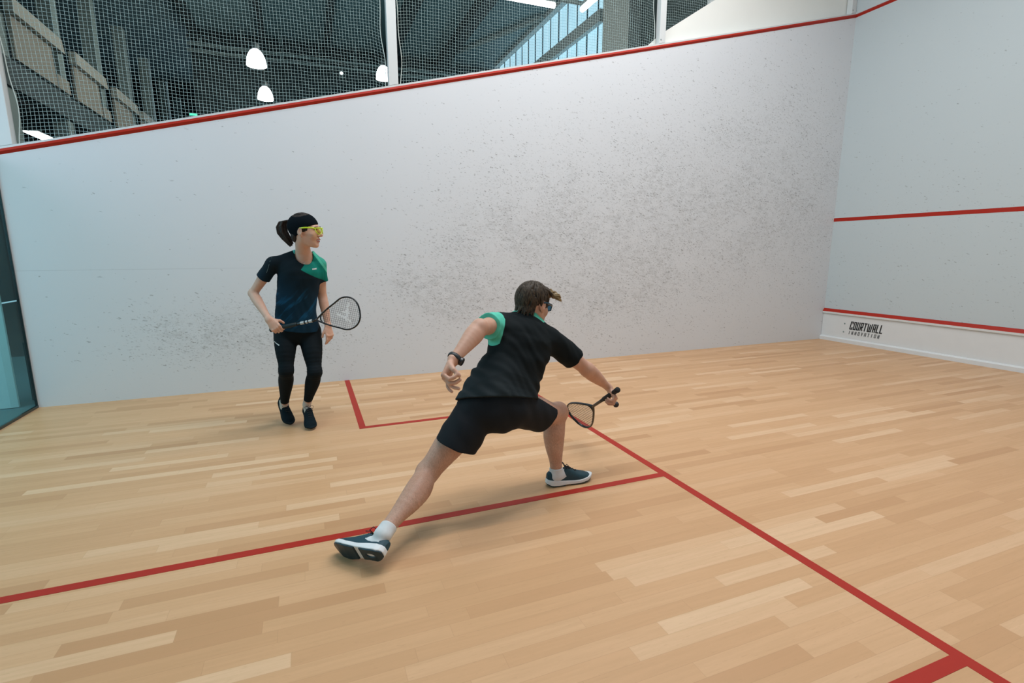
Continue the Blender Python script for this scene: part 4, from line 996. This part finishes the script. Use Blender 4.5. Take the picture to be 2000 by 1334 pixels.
# ---- hair: many locks combed over the skull
def hair_locks(H, ax, s, rng, starts, length, rad, lift, flow, jitter=.25, steps=5):
    """starts: list of (theta, phi) on the skull; flow(p)-> tangent direction in head space"""
    prims = []
    for th, ph in starts:
        n0 = Vector((math.sin(th) * math.sin(ph), math.cos(th) * math.sin(ph), math.cos(ph)))
        p = Vector((n0.x * .076, n0.y * .098 - .014, n0.z * .090 + .035)); pts = []
        L_ = length * rng.uniform(.7, 1.2); d0 = None
        for k in range(steps + 1):
            n_ = Vector((p.x / .076 ** 2, (p.y + .014) / .098 ** 2, (p.z - .035) / .090 ** 2)).normalized()
            fl = Vector(flow(p)) + Vector((rng.uniform(-1, 1), rng.uniform(-1, 1), rng.uniform(-1, 1))) * jitter * .4
            d = (fl - n_ * fl.dot(n_)).normalized() if p.z > -.03 else (Vector((0, 0, -1)) + fl * .4).normalized()
            r = rad * (1.0, 1.05, 1.0, .85, .65, .35, .2)[min(6, int(k * 6 / steps))]
            q = p + n_ * lift
            pts.append((H(*q), r * s)); p = p + d * L_ / steps
            # keep on the skull
            e = math.sqrt((p.x / .076) ** 2 + ((p.y + .014) / .098) ** 2 + ((p.z - .035) / .090) ** 2)
            if e < 1 or p.z > .0: p = Vector((p.x / e, (p.y + .014) / e - .014, (p.z - .035) / e + .035)) if p.z > -.02 else p
        prims += [seg(a[0], b[0], a[1], b[1]) for a, b in zip(pts, pts[1:])]
    return prims
rg = random.Random(5)
crown = Vector((0.01, -.04, .12))
def flow_m(p):
    d = p - crown; d.z -= .05; v = d.normalized(); 
    return (v.x * .9, v.y, -.45)
sts = []
for i in range(330):
    ph = math.acos(1 - rg.random() * 1.38); th = rg.uniform(-math.pi, math.pi)
    y = math.cos(th) * math.sin(ph)
    if y > .60 and ph > .95: continue           # leave the face free
    if abs(th) < 1.9 and abs(th) > 1.0 and ph > 1.45: continue
    sts.append((th, ph))
hp = hair_locks(HM, hax, 1.0, rg, sts, .075, .0066, .005, flow_m)
fringe = []
for i in range(80):
    x = rg.uniform(-.060, .064); L_ = rg.uniform(.020, .052); up_ = rg.uniform(.000, .024); z0 = .108 - abs(x) * .5
    p00 = Vector((x * .8, -.02, .128 - abs(x) * .5)); p0 = Vector((x, .030, z0 + .018)); p1 = Vector((x * 1.1 + .006, .080, z0 - .006 + rg.uniform(-.010, .008))); p2 = p1 + Vector((.012 + x * .3, L_ * .34, -.012 + up_)); p3 = p2 + Vector((.008 + rg.uniform(-.01, .01), L_ * .30, -.022 + up_ * .6))
    fringe += [seg(HM(*a), HM(*b), ra, rb) for a, b, ra, rb in ((p00, p0, .0065, .0065), (p0, p1, .0065, .0055), (p1, p2, .0055, .0038), (p2, p3, .0042, .0016))]
nape = []
for i in range(46):
    th = rg.uniform(2.0, 2 * math.pi - 2.0); x = math.sin(th) * .066; y = math.cos(th) * .082 - .016
    p0 = Vector((x, y, rg.uniform(.02, .04))); p1 = Vector((x * 1.02, y * 1.04, -.025)); p2 = Vector((x * (1.05 + rg.uniform(-.1, .12)), y * (1.02 + rg.uniform(-.06, .14)), -.056 + rg.uniform(-.016, .010)))
    nape += [seg(HM(*p0), HM(*p1), .008, .0075), seg(HM(*p1), HM(*p2), .0075, .002)]
def m_hair(name, dark, light, tip=None, H=None, base=None, ax=None, c=0, sc=(1, 1, 1)):
    t = NT(name, .55, spec=.22); p = t.obj()
    s = t.noise(t.vmath('MULTIPLY', p, sc), 1, 4, .7, .4)
    col = t.mix(t.map(s, .38, .70), dark, light)
    if tip is not None:
        y = t.vmath('DOT_PRODUCT', p, tuple(ax)); col = t.mix(t.map(y, c, c + .045), col, tip)
    t.color(col); t.bump(s, .5, .003); return t.m
fy = hax[1]; cfr = (HM(0, .060, .1) - MAN_BASE).dot(fy)
HAIR_M = m_hair('tousled_brown_hair', (.012, .0085, .006), (.095, .064, .038), (.40, .27, .12), ax=fy, c=cfr, sc=(150, 150, 45))
hair = sdf_obj('hair', [('u', 0, [ell(HM(0, -.016, .040), X_, Y_, Z_, .077, .098, .090)]), ('s', .01, [ell(HM(0, .115, -.01), X_, Y_, Z_, .085, .075, .082)]), ('s', .008, [ell(HM(0, .02, -.085), X_, Y_, Z_, .12, .10, .085)]),
                        ('u', .012, [ell(HM(.004, .048, .088), X_, Y_, Z_, .058, .048, .036), ell(HM(.004, .082, .078), X_, Y_, Z_, .050, .032, .024)]), ('u', .003, hp), ('u', .003, fringe), ('u', .003, nape), ('s', .004, [ell(HM(.090, .004, -.004), X_, Y_, Z_, .026, .022, .036), ell(HM(-.090, .004, -.004), X_, Y_, Z_, .026, .022, .036)])], .0026, HAIR_M, man, smooth=1)
hair['label'] = 'tousled brown hair with blond fringe'
# ---- racket and ball
RCK = frame3(RB, rdir, CAM_U * .62 + CAM_F * -.25 + CAM_R * .62)
racket('squash_racket', RCK, FR_BLACK, GRIP_B, STR_G, 'black racket held low by the lunging person beside the ball')
bp = Vector((2.8238, 4.1640, 0.3546)); mb = MB(); mb.lathe([(math.sin(a) * .0198, math.cos(a) * .0198) for a in np.linspace(0, math.pi, 16)], bp, (0, 0, 1), 24)
tag(mb.build('squash_ball', plain('black_ball_rubber', (.010, .010, .011), .6), origin=tuple(bp), smooth=True), 'small black ball in the air below the racket grip', 'ball')
# ------------------------------------------------------------------ the woman by the long wall
WOMAN_BASE = Vector((1.3524, 2.1923, 0.0000))
WP = {k: Vector(v) for k, v in dict(
    rsh=(1.4700, 2.0772, 1.2625), lsh=(1.4400, 2.4037, 1.2501), rel=(1.4000, 1.9296, 1.0572), rwr=(1.6200, 2.0384, 0.8806), lel=(1.3800, 2.4120, 1.0126), lwr=(1.4500, 2.4367, 0.7917),
    pel=(1.3700, 2.2145, 0.7813), crotch=(1.3700, 2.2183, 0.7330), waist=(1.4000, 2.2203, 0.9584), ribs=(1.4300, 2.2452, 1.0994), chest=(1.4500, 2.2602, 1.2069), neck=(1.4700, 2.2975, 1.3311), head=(1.5600, 2.3197, 1.4988),
    rhip=(1.3600, 2.1234, 0.7373), lhip=(1.3600, 2.3028, 0.7183), rkn=(1.5000, 2.1154, 0.4771), ran=(1.2700, 2.0729, 0.1566), lkn=(1.5100, 2.3161, 0.4496), lan=(1.3700, 2.2427, 0.1741)).items()}
for a, b in (('lsh','rsh'),('lsh','lel'),('lel','lwr'),('rsh','rel'),('rel','rwr'),('lhip','lkn'),('lkn','lan'),('rhip','rkn'),('rkn','ran'),('pel','neck'),('neck','head')):
    print('WOM %s-%s %.3f' % (a, b, (WP[a] - WP[b]).length))
SK_W = m_skin('woman_skin', (.60, .37, .27), 0, .3)
wS = (WP['rsh'] - WP['lsh']).normalized(); wU = (WP['neck'] - WP['pel']).normalized(); wF = wU.cross(wS).normalized()
wSp = (WP['rhip'] - WP['lhip']).normalized()
def wl(a, b, F, prof): return limb(WP[a], WP[b], F, prof)
def w_arm(a, b): return wl(a, b, wF, [(-.02, .040, .043, 0), (.2, .041, .044, 0), (.5, .037, .040, 0), (.8, .032, .034, 0), (1, .031, .031, 0)])
def w_fore(a, b, F): return wl(a, b, F, [(0, .032, .032, 0), (.22, .036, .034, 0), (.5, .031, .028, 0), (.8, .024, .020, 0), (1, .023, .017, 0)])
def w_thigh(a, b, i=0): return wl(a, b, (1, .0, .3), [(-.05, .078 + i, .082 + i, 0), (.2, .078 + i, .082 + i, 0), (.5, .068 + i, .072 + i, .006), (.8, .052 + i, .053 + i, 0), (1, .045 + i, .046 + i, .002)])
def w_shin(a, b, i=0): return wl(a, b, (1, 0, .4), [(0, .045 + i, .046 + i, .002), (.12, .047 + i, .049 + i, -.004), (.3, .052 + i, .055 + i, -.014), (.5, .046 + i, .049 + i, -.012), (.75, .034 + i, .036 + i, -.004), (.92, .029 + i, .032 + i, 0), (1.05, .029 + i, .034 + i, 0)])
whops, HW, wax = head_ops(WP['head'], (.34, .94, -.06), (.03, -.06, 1), 1.03, neck=WP['neck'] - wU * .015, neck_r=.055, smile=True)
FWR = foot_frame(WP['ran'], (1.4014, 2.0929, 0.0200), (0, 0, 1)) if False else None
def wfoot(ank, toe, s=.93):
    """ankle point and toe tip on the floor -> frame with the heel lifted"""
    toe = Vector(toe); ank = Vector(ank); Y = (toe - ank); L_ = Y.length
    # foot pitched so that toe tip (0,.285,.02) and ankle (0,.058,.105) both fit
    a0 = math.atan2(.085, .227)
    h = Vector((Y.x, Y.y, 0)).normalized(); e = math.atan2(-Y.z, Vector((Y.x, Y.y)).length)
    Yd = (h * math.cos(e - a0) - Vector((0, 0, 1)) * math.sin(e - a0)); Zd = Vector((0, 0, 1)) * math.cos(e - a0) + h * math.sin(e - a0)
    X = Yd.cross(Zd); o = toe - Yd * .285 * s - Zd * .020 * s
    return frame(o, X, Yd, Zd)
FW_R = wfoot(WP['ran'], (1.3643, 2.0950, 0.0120)); FW_L = wfoot(WP['lan'], (1.5394, 2.2752, 0.0120))
w_torso = loft([sec(WP['crotch'], wSp, wF, .100, .075), sec(WP['pel'], wSp, wF, .155, .102), sec(WP['waist'], wS, wF, .112, .085), sec(WP['ribs'], wS, wF, .124, .092), sec(WP['chest'], wS, wF, .138, .098), sec((WP['lsh'] + WP['rsh']) / 2, wS, wF, .125, .068)], 4)
RD = ((Vector((1.9238, 2.6659, 0.9617)) - Vector((1.6058, 2.0216, 0.8058)))).normalized()
wD = (CAM_R * .60 - CAM_U * .74 + CAM_F * .05).normalized(); wN = (CAM_F * .96 - CAM_U * .1).normalized()
rwr2 = WP['rwr']
rhw, _ = hand_ops(rwr2, wD, wN, CAM_R * .8 + CAM_U * .6, .93, ((.45, 1.15, .9), (.55, 1.2, .9), (.6, 1.25, .9), (.65, 1.25, .9)), 0, ((.55, .62, .55), (.75, .15, .75)))
lhw, _ = hand_ops(WP['lwr'], (CAM_R * .14 - CAM_U * .98 + CAM_F * .05), -CAM_R * .8 + CAM_F * .5, -CAM_F * .8 - CAM_R * .5, .90, ((.2, .35, .2), (.35, .5, .3), (.45, .6, .3), (.5, .65, .3)), .02, ((.75, .55, .35), (.9, .1, .4)))
wops = [('u', 0, w_torso), ('u', .03, w_thigh('lhip', 'lkn')), ('u', .03, w_thigh('rhip', 'rkn')), ('u', .02, w_shin('lkn', 'lan')), ('u', .02, w_shin('rkn', 'ran')),
        ('u', .03, w_arm('lsh', 'lel')), ('u', .03, w_arm('rsh', 'rel')), ('u', .016, w_fore('lel', 'lwr', wF)), ('u', .016, w_fore('rel', 'rwr', wN)),
        ('u', .035, [seg(WP['neck'] + wU * .008 + wS * .035, WP['rsh'] + wU * .008, .026, .026), seg(WP['neck'] + wU * .008 - wS * .035, WP['lsh'] + wU * .008, .026, .026)]), ('u', .02, [seg(WP['neck'] + wF * .02 - wU * .05, WP['neck'] + wF * .02 - wU * .02, .055, .048)]), foot_ops(FW_R, .93), foot_ops(FW_L, .93)] + whops + rhw + lhw
woman = sdf_obj('person', wops, .0035, SK_W, None, smooth=2, origin=tuple(WOMAN_BASE))
tag(woman, 'standing person with ponytail, lime eyewear and green-shouldered navy shirt, holding a racket', 'person')
# ---- shirt
wc0 = A3(WP['chest']); wfu, wfs, wfa = A3(wU), A3(wS), A3(wF)
def folds_w(P):
    q = P - wc0; u, v = q @ wfu, q @ wfs
    a = np.sin(v * 55 + u * 20 + 2 * np.sin(u * 14)) * .5 + np.sin(v * 90 - u * 45 + 2 * np.sin(v * 20)) * .25
    return a * np.interp(u, [-.35, -.1, .05, .15], [.0042, .0032, .0012, .0008])
w_secs = [sec(Vector((1.3850, 2.2066, 0.7199)), wSp, wF, .156, .112), sec(Vector((1.3900, 2.2141, 0.8238)), wSp, wF, .154, .114), sec(Vector((1.4100, 2.2194, 0.9438)), wS, wF, .144, .106), sec(WP['ribs'] + wF * .006, wS, wF, .148, .112),
          sec(WP['chest'] + wF * .010, wS, wF, .152, .112), sec((WP['lsh'] + WP['rsh']) / 2 + wU * .002, wS, wF, .138, .078), sec(WP['neck'] - wU * .030, wS, wF, .085, .060)]
def wsleeve(a, b, end, r0, r1):
    A, B = WP[a], WP[b]; return limb(A, A + (B - A) * end, wF, [(-.1, r0, r0, 0), (.3, r0, r0, 0), (1.15, r1, r1, 0)])
wdl = (WP['lel'] - WP['lsh']).normalized(); wdr = (WP['rel'] - WP['rsh']).normalized()
neck_c = WP['neck'] + wF * .045 - wU * .005
wsh_ops = [('u', 0, loft(w_secs, 4)), ('u', .03, cut(wsleeve('lsh', 'lel', .60, .050, .054), WP['lsh'] + (WP['lel'] - WP['lsh']) * .46, WP['lel'] - WP['lsh'])), ('u', .03, cut(wsleeve('rsh', 'rel', .60, .049, .056), WP['rsh'] + (WP['rel'] - WP['rsh']) * .46, WP['rel'] - WP['rsh'])),
           ('u', .035, [seg(WP['neck'] + wU * .012 + wS * .045, WP['rsh'] + wU * .012, .032, .030), seg(WP['neck'] + wU * .012 - wS * .045, WP['lsh'] + wU * .012, .032, .030)]),
           ('s', .004, [ell(WP['neck'] + wF * .045 + wU * .008, wS, wF, wU, .064, .085, .064)]), ('s', .004, [ell(WP['neck'] + wU * .036, wS, wF, wU, .062, .062, .050)])]
whem = A3(Vector((1.3900, 2.2110, 0.7802)))
def wsh_post(P, D):
    D = D + folds_w(P)
    D = np.maximum(D, -((P - whem) @ wfu))
    return D
def m_shirt_woman():
    t = NT('woman_shirt_knit', .75, spec=.15); p = t.obj(); B = WOMAN_BASE
    def h(n, pt, soft=.0015): n = n.normalized(); return t.half(tuple(n), (pt - B).dot(n), soft)
    def hi(n, pt, a, b):
        n = n.normalized(); return t.map(t.vmath('DOT_PRODUCT', p, tuple(n)), (pt - B).dot(n) + a, (pt - B).dot(n) + b)
    base = t.mix(hi(-wU, WP['chest'], -.02, .20), (.0030, .010, .015), (.002, .024, .048))
    # slanting brighter blue streaks printed on the lower front
    dg = (wU * .62 + wS * .78).normalized(); s = t.vmath('DOT_PRODUCT', p, tuple(dg)); dv = (wU * .78 - wS * .62).normalized(); r = t.vmath('DOT_PRODUCT', p, tuple(dv))
    st = t.noise(t.comb(t.math('MULTIPLY', s, 26.0), t.math('MULTIPLY', r, 3.5)), 1, 3, .6)
    k = t.math('MULTIPLY', t.map(st, .52, .68), t.math('MULTIPLY', hi(-wU, WP['ribs'], -.03, .06), hi(wU, WP['pel'], -.01, .08)))
    base = t.mix(t.math('MULTIPLY', k, .85), base, (.005, .085, .185))
    # green panel: left chest and shoulder (our right)
    pA = Vector((1.5500, 2.2699, 1.2325)); pB = Vector((1.4800, 2.4318, 1.1399)); pN = Vector((1.5000, 2.3472, 1.3347))
    lowline = (pB - pA).normalized(); n1 = wF.cross(lowline); n1 = n1 if n1.dot(wU) > 0 else -n1
    e2 = (pN - pA).normalized(); n2 = wF.cross(e2); n2 = n2 if n2.dot(-wS) > 0 else -n2
    green = t.math('MULTIPLY', h(n1, pA), h(n2, pA))
    shoulder = h((-wS * .80 + wU * .60 - wF * .05), Vector((1.4700, 2.4000, 1.3154)))
    yoke = h((-wS * .80 + wU * .60 - wF * .05), Vector((1.4700, 2.3884, 1.3042)))
    g = t.mix(hi(wU, WP['chest'], -.03, .06), (.0, .14, .105), (.004, .20, .155))
    g = t.mix(shoulder, g, (.045, .34, .245)); edge = t.math('MULTIPLY', yoke, t.math('SUBTRACT', 1.0, shoulder))
    g = t.mix(edge, g, (.08, .50, .36))
    out = t.mix(green, base, g)
    coll = t.math('MULTIPLY', h((wU * .9 - wF * .42), WP['neck'] - wU * .006 - wF * .0), t.math('LESS_THAN', t.vmath('DISTANCE', p, tuple(WP['neck'] + wU * .02 - B)), .078))
    out = t.mix(t.math('MULTIPLY', coll, t.math('SUBTRACT', 1.0, green)), out, (.10, .50, .42))
    t.color(out); t.bump(t.noise(p, 380, 2), .12, .0006); pass
    return t.m
wshirt = sdf_obj('shirt', wsh_ops, .0033, m_shirt_woman(), woman, post=wsh_post, smooth=1); wshirt['label'] = 'dark navy shirt with green left shoulder panel'
decal('shirt_print', wshirt, wshirt, Vector((1.5600, 2.3692, 1.2276)), -wS, wU, .034, .009, MARKW, 6, label='small white print')
# piping on her right sleeve
A_, B_ = WP['rsh'], WP['rel']; tb_ = bvh_of(wshirt); bb_ = parent_base(wshirt); mb = MB(); pp = []
for q, (x, y) in enumerate(((530,505),(526,512),(523.5,520),(521,528),(519,534),(517,538))):
    v = Vector((0, 0, 0))
pts_w = [Vector(v) for v in ((1.6200, 2.0897, 1.3191), (1.6200, 2.0763, 1.2944), (1.6200, 2.0659, 1.2662), (1.6200, 2.0571, 1.2379), (1.6200, 2.0469, 1.2131))]
for v in pts_w:
    d = (v - CAM_POS).normalized(); hit = tb_.ray_cast(v - d * .3 - bb_, d, .8)
    if hit[0] is not None: pp.append(hit[0] + bb_ - d * .0005)
if len(pp) > 2: mb.tube(pp, .0011, 5); mb.build('sleeve_piping', plain('grey_green_piping', (.12, .20, .20), .5), wshirt)
# ---- leggings
def wleg_post(P, D):
    for a, k in (('ran', 'rkn'), ('lan', 'lkn')):
        d = (WP[a] - WP[k]).normalized(); c = WP[a] - d * .035; q = P - A3(WP[a]); near = np.linalg.norm(q, axis=1) < .12
        D = np.where(near, np.maximum(D, (P - A3(c)) @ A3(d)), D)
    D = np.maximum(D, (P - A3(WP['waist'])) @ wfu)
    kn = np.exp(-(((P - A3(WP['rkn'])) ** 2).sum(1)) / .006) + np.exp(-(((P - A3(WP['lkn'])) ** 2).sum(1)) / .006)
    return D + kn * .0009 * np.sin(P[:, 2] * 300)
wlg = [('u', 0, loft([sec(WP['crotch'] + wU * .01, wSp, wF, .108, .082), sec(WP['pel'], wSp, wF, .160, .106), sec(WP['waist'], wS, wF, .116, .089)], 4)), ('u', .03, w_thigh('lhip', 'lkn', .004)), ('u', .03, w_thigh('rhip', 'rkn', .004)), ('u', .03, w_shin('lkn', 'lan', .0035)), ('u', .03, w_shin('rkn', 'ran', .0035))]
LEGM = NT('black_leggings_knit', .8, (.0035, .0075, .010), spec=.15); LEGM.bump(LEGM.noise(LEGM.obj(), 300, 2), .08, .0005)
leg = sdf_obj('leggings', wlg, .0033, LEGM.m, woman, post=wleg_post, smooth=1); leg['label'] = 'black leggings with small white print'
decal('leggings_print', leg, leg, Vector((1.4600, 2.0588, 0.6821)), (-wS * .95 - wU * .30), wU, .046, .007, MARKW, 7, label='small white print')
# ---- shoes and socks
SHB = plain('black_teal_shoe_mesh', (.003, .010, .015), .8, .2, 60, spec=.15); GUM = plain('tan_gum_sole', (.30, .20, .11), .55, .1, 20); SHM = plain('dark_shoe_foam', (.004, .011, .015), .7, spec=.15); NEON = plain('neon_green_tab', (.25, .55, .03), .5)
PSOCK = plain('pale_ankle_sock', (.52, .44, .38), .8)
for M_, ank, kn, sd in ((FW_R, 'ran', 'rkn', 1), (FW_L, 'lan', 'lkn', -1)):
    up_ = (WP[kn] - WP[ank]).normalized()
    so = sdf_obj('sock', [('u', 0, w_shin(kn, ank, .0035)), foot_ops(M_, .93, .004)], .003, PSOCK, woman, post=clip_fun([(WP[ank] + up_ * .022, up_)]), smooth=1)
    shoe(woman, M_, sd, .93, SHB, SHM, GUM, LACE_B, accent=NEON, label='black court shoe with gum sole, ' + ('her right foot' if sd > 0 else 'her left foot'))
# ---- face, eyewear, hair
eye_parts(HW, wax, 1.03, woman, look=(0, 1, 0), brow=(.05, .03, .02))
wx, wy, wz = wax; s_ = 1.03
lipm = plain('woman_lips', (.45, .13, .12), .4)
mb = MB(); mb.tube([HW(x, y, z) for x, y, z in ((-.031, .078, -.043), (-.018, .0955, -.0455), (0, .1035, -.0465), (.018, .0955, -.0455), (.031, .078, -.043))], [.001, .003, .0035, .003, .001], 6, up=wz, r2=.003); mb.build('lips', lipm, woman, smooth=True)
mb = MB(); mb.tube([HW(x, y, z) for x, y, z in ((-.031, .078, -.044), (-.019, .091, -.058), (0, .0975, -.0635), (.019, .091, -.058), (.031, .078, -.044))], [.001, .003, .004, .003, .001], 6, up=wz, r2=.0035); mb.build('lips', lipm, woman, smooth=True)
mb = MB(); mb.tube([HW(x, y, z) for x, y, z in ((-.026, .079, -.049), (-.014, .0905, -.0505), (0, .0955, -.051), (.014, .0905, -.0505), (.026, .079, -.049))], .002, 6, up=wz, r2=.0048); mb.build('teeth', plain('teeth', (.75, .73, .68), .3), woman, smooth=True)
LIME = plain('lime_frame', (.52, .68, .02), .35, .05, 20)
mb = MB(); mb.tube([HW(x, y, z) for x, y, z in ((-.066, .090, .030), (-.035, .112, .033), (0, .119, .030), (.035, .112, .033), (.066, .090, .030))], .0028, 6, up=wz, r2=.0042); ew = mb.build('eyewear', LIME, woman, smooth=True); ew['label'] = 'lime sports eyewear'
for sx in (-1, 1):
    mb = MB(); mb.tube([HW(sx * .082, -.010, .026), HW(sx * .082, .03, .031), HW(sx * .077, .068, .033), HW(sx * .066, .090, .030)], [.0025, .003, .0035, .0035], 6, up=wz, r2=.0052); mb.build('temple', LIME, ew, smooth=True)
    mb = MB(); mb.tube([HW(sx * .066, .090, .030), HW(sx * .060, .097, .004), HW(sx * .042, .109, -.010), HW(sx * .020, .116, -.006), HW(sx * .006, .118, .008), HW(sx * .004, .118, .026)], .003, 6); mb.build('rim', LIME, ew, smooth=True)
    v = [HW(sx * a, b, c) for a, b, c in ((.063, .092, .030), (.035, .112, .032), (.006, .119, .028), (.006, .118, .008), (.020, .116, -.005), (.042, .109, -.009), (.060, .097, .005))]
    mb = MB(); mb.prism(v, (wy * -.0012)); mb.build('lens', m_glass('yellow_tinted_lens', (.93, .92, .55)) if sx < 0 else bpy.data.materials['yellow_tinted_lens'], ew)
HAIR_W = m_hair('dark_brown_hair', (.010, .008, .007), (.045, .032, .026), sc=(140, 140, 50))
rg = random.Random(11)
sts = []
for i in range(190):
    ph = math.acos(1 - rg.random() * 1.25); th = rg.uniform(-math.pi, math.pi)
    if math.cos(th) * math.sin(ph) > .55: continue
    if abs(th) < 1.9 and ph > 1.25: continue
    sts.append((th, ph))
def flow_w(p): d = Vector((0, -.11, .05)) - p; return tuple(d.normalized())
hpw = hair_locks(HW, wax, s_, rg, sts, .05, .006, .001, flow_w, .1)
tail = []
for i in range(64):
    a = rg.uniform(0, 2 * math.pi); r_ = rg.uniform(.2, 1) ; cx_, cz_ = math.cos(a) * r_, math.sin(a) * r_; ps = []
    e_ = rg.uniform(-.018, .012)
    for (y, z, r0), rr in zip(((-.100, .058, .004), (-.124, .068, .017), (-.152, .060, .027), (-.164, .028, .034), (-.158, -.012, .035), (-.132, -.052, .030), (-.098 + e_ * .3, -.090 + e_, .014)), (.005, .006, .0065, .0065, .006, .005, .002)):
        ps.append((HW(cx_ * r0, y + cz_ * r0 * .9, z + cz_ * r0 * .25), rr))
    tail += [seg(p[0], q[0], p[1], q[1]) for p, q in zip(ps, ps[1:])]
side = []
for sx in (-1, 1):
    for k in range(6): side.append(seg(HW(sx * .069, .018 + .004 * k, .036), HW(sx * (.070 - .001 * k), .012 + .0045 * k, .004 - .003 * k + (.012 if k > 3 else 0)), .005, .0015))
whair = sdf_obj('hair', [('u', 0, [ell(HW(0, -.016, .036), wx, wy, wz, .078 * s_, .100 * s_, .091 * s_)]), ('s', .008, [ell(HW(0, .115, -.005), wx, wy, wz, .10, .070, .072)]), ('s', .008, [ell(HW(0, .03, -.085), wx, wy, wz, .12, .105, .085)]),
                         ('u', .012, [ell(HW(0, -.060, -.030), wx, wy, wz, .056, .038, .052)]), ('u', .003, hpw), ('u', .003, tail), ('u', .004, side)], .0026, HAIR_W, woman, smooth=1); whair['label'] = 'dark brown ponytail'
BAND = NT('black_headband_cloth', .9, (.003, .006, .009), spec=.08)
def band_post(P, D):
    q = np.stack([(P - A3(HW(0, 0, 0))) @ A3(a) / s_ for a in (wx, wy, wz)], 1)
    front = q[:, 1] * .86 + .0 - .062 + np.abs(q[:, 0]) * .10
    up = .052 - q[:, 2] + np.clip((.085 - q[:, 1]), -.1, .3) * -.0
    # lower edge: forehead high, dropping behind the ear
    zl = np.interp(q[:, 1], [-.12, -.07, -.03, .01, .05, .085, .1], [-.055, -.055, -.020, .030, .042, .058, .064])
    cr = .062 - np.sqrt((q[:, 0] / 1.1) ** 2 + (q[:, 1] + .030) ** 2 + (q[:, 2] - .130) ** 2)
    return np.maximum(np.maximum(D, (zl - q[:, 2]) * .8), cr)
band = sdf_obj('headband', [('u', 0, [ell(HW(0, -.014, .036), wx, wy, wz, .084 * s_, .106 * s_, .0955 * s_)]), ('s', 0, [ell(HW(0, -.014, .036), wx, wy, wz, .070 * s_, .092 * s_, .082 * s_)])], .0028, BAND.m, woman, post=band_post, smooth=2); band['label'] = 'wide black headband'
mb = MB(); nk = WP['neck']; mb.tube([nk + wS * a + wF * (.078 - abs(a) * .75) - wU * (.040 - abs(a) * .75) for a in np.linspace(-.05, .05, 15)], .0013, 5)
mb.lathe([(0, 0), (.007, 0), (.007, .002), (0, .002)], nk + wF * .080 - wU * .046, wF, 12); nl_ = mb.build('necklace', plain('silver', (.55, .55, .55), .3, metal=.8), woman); nl_['label'] = 'thin silver necklace'
# ---- racket held across the body
G = rwr2 + wD * .072 + wN * .026; butt = G - RD * .055
tip_hint = butt + RD * .685
RCW = frame3(butt, RD, -CAM_F * 1.0 + CAM_U * .02 + CAM_R * .05)
racket('squash_racket', RCW, FR_BLACK, plain('dark_green_black_grip', (.006, .016, .018), .7, .1, 80), STR_G, 'black racket with white mark on its strings held across the waist by the standing person', accent=plain('pale_grey_print', (.45, .48, .48), .4), logo=plain('white_string_paint', (.80, .82, .82), .5), w_=.113)
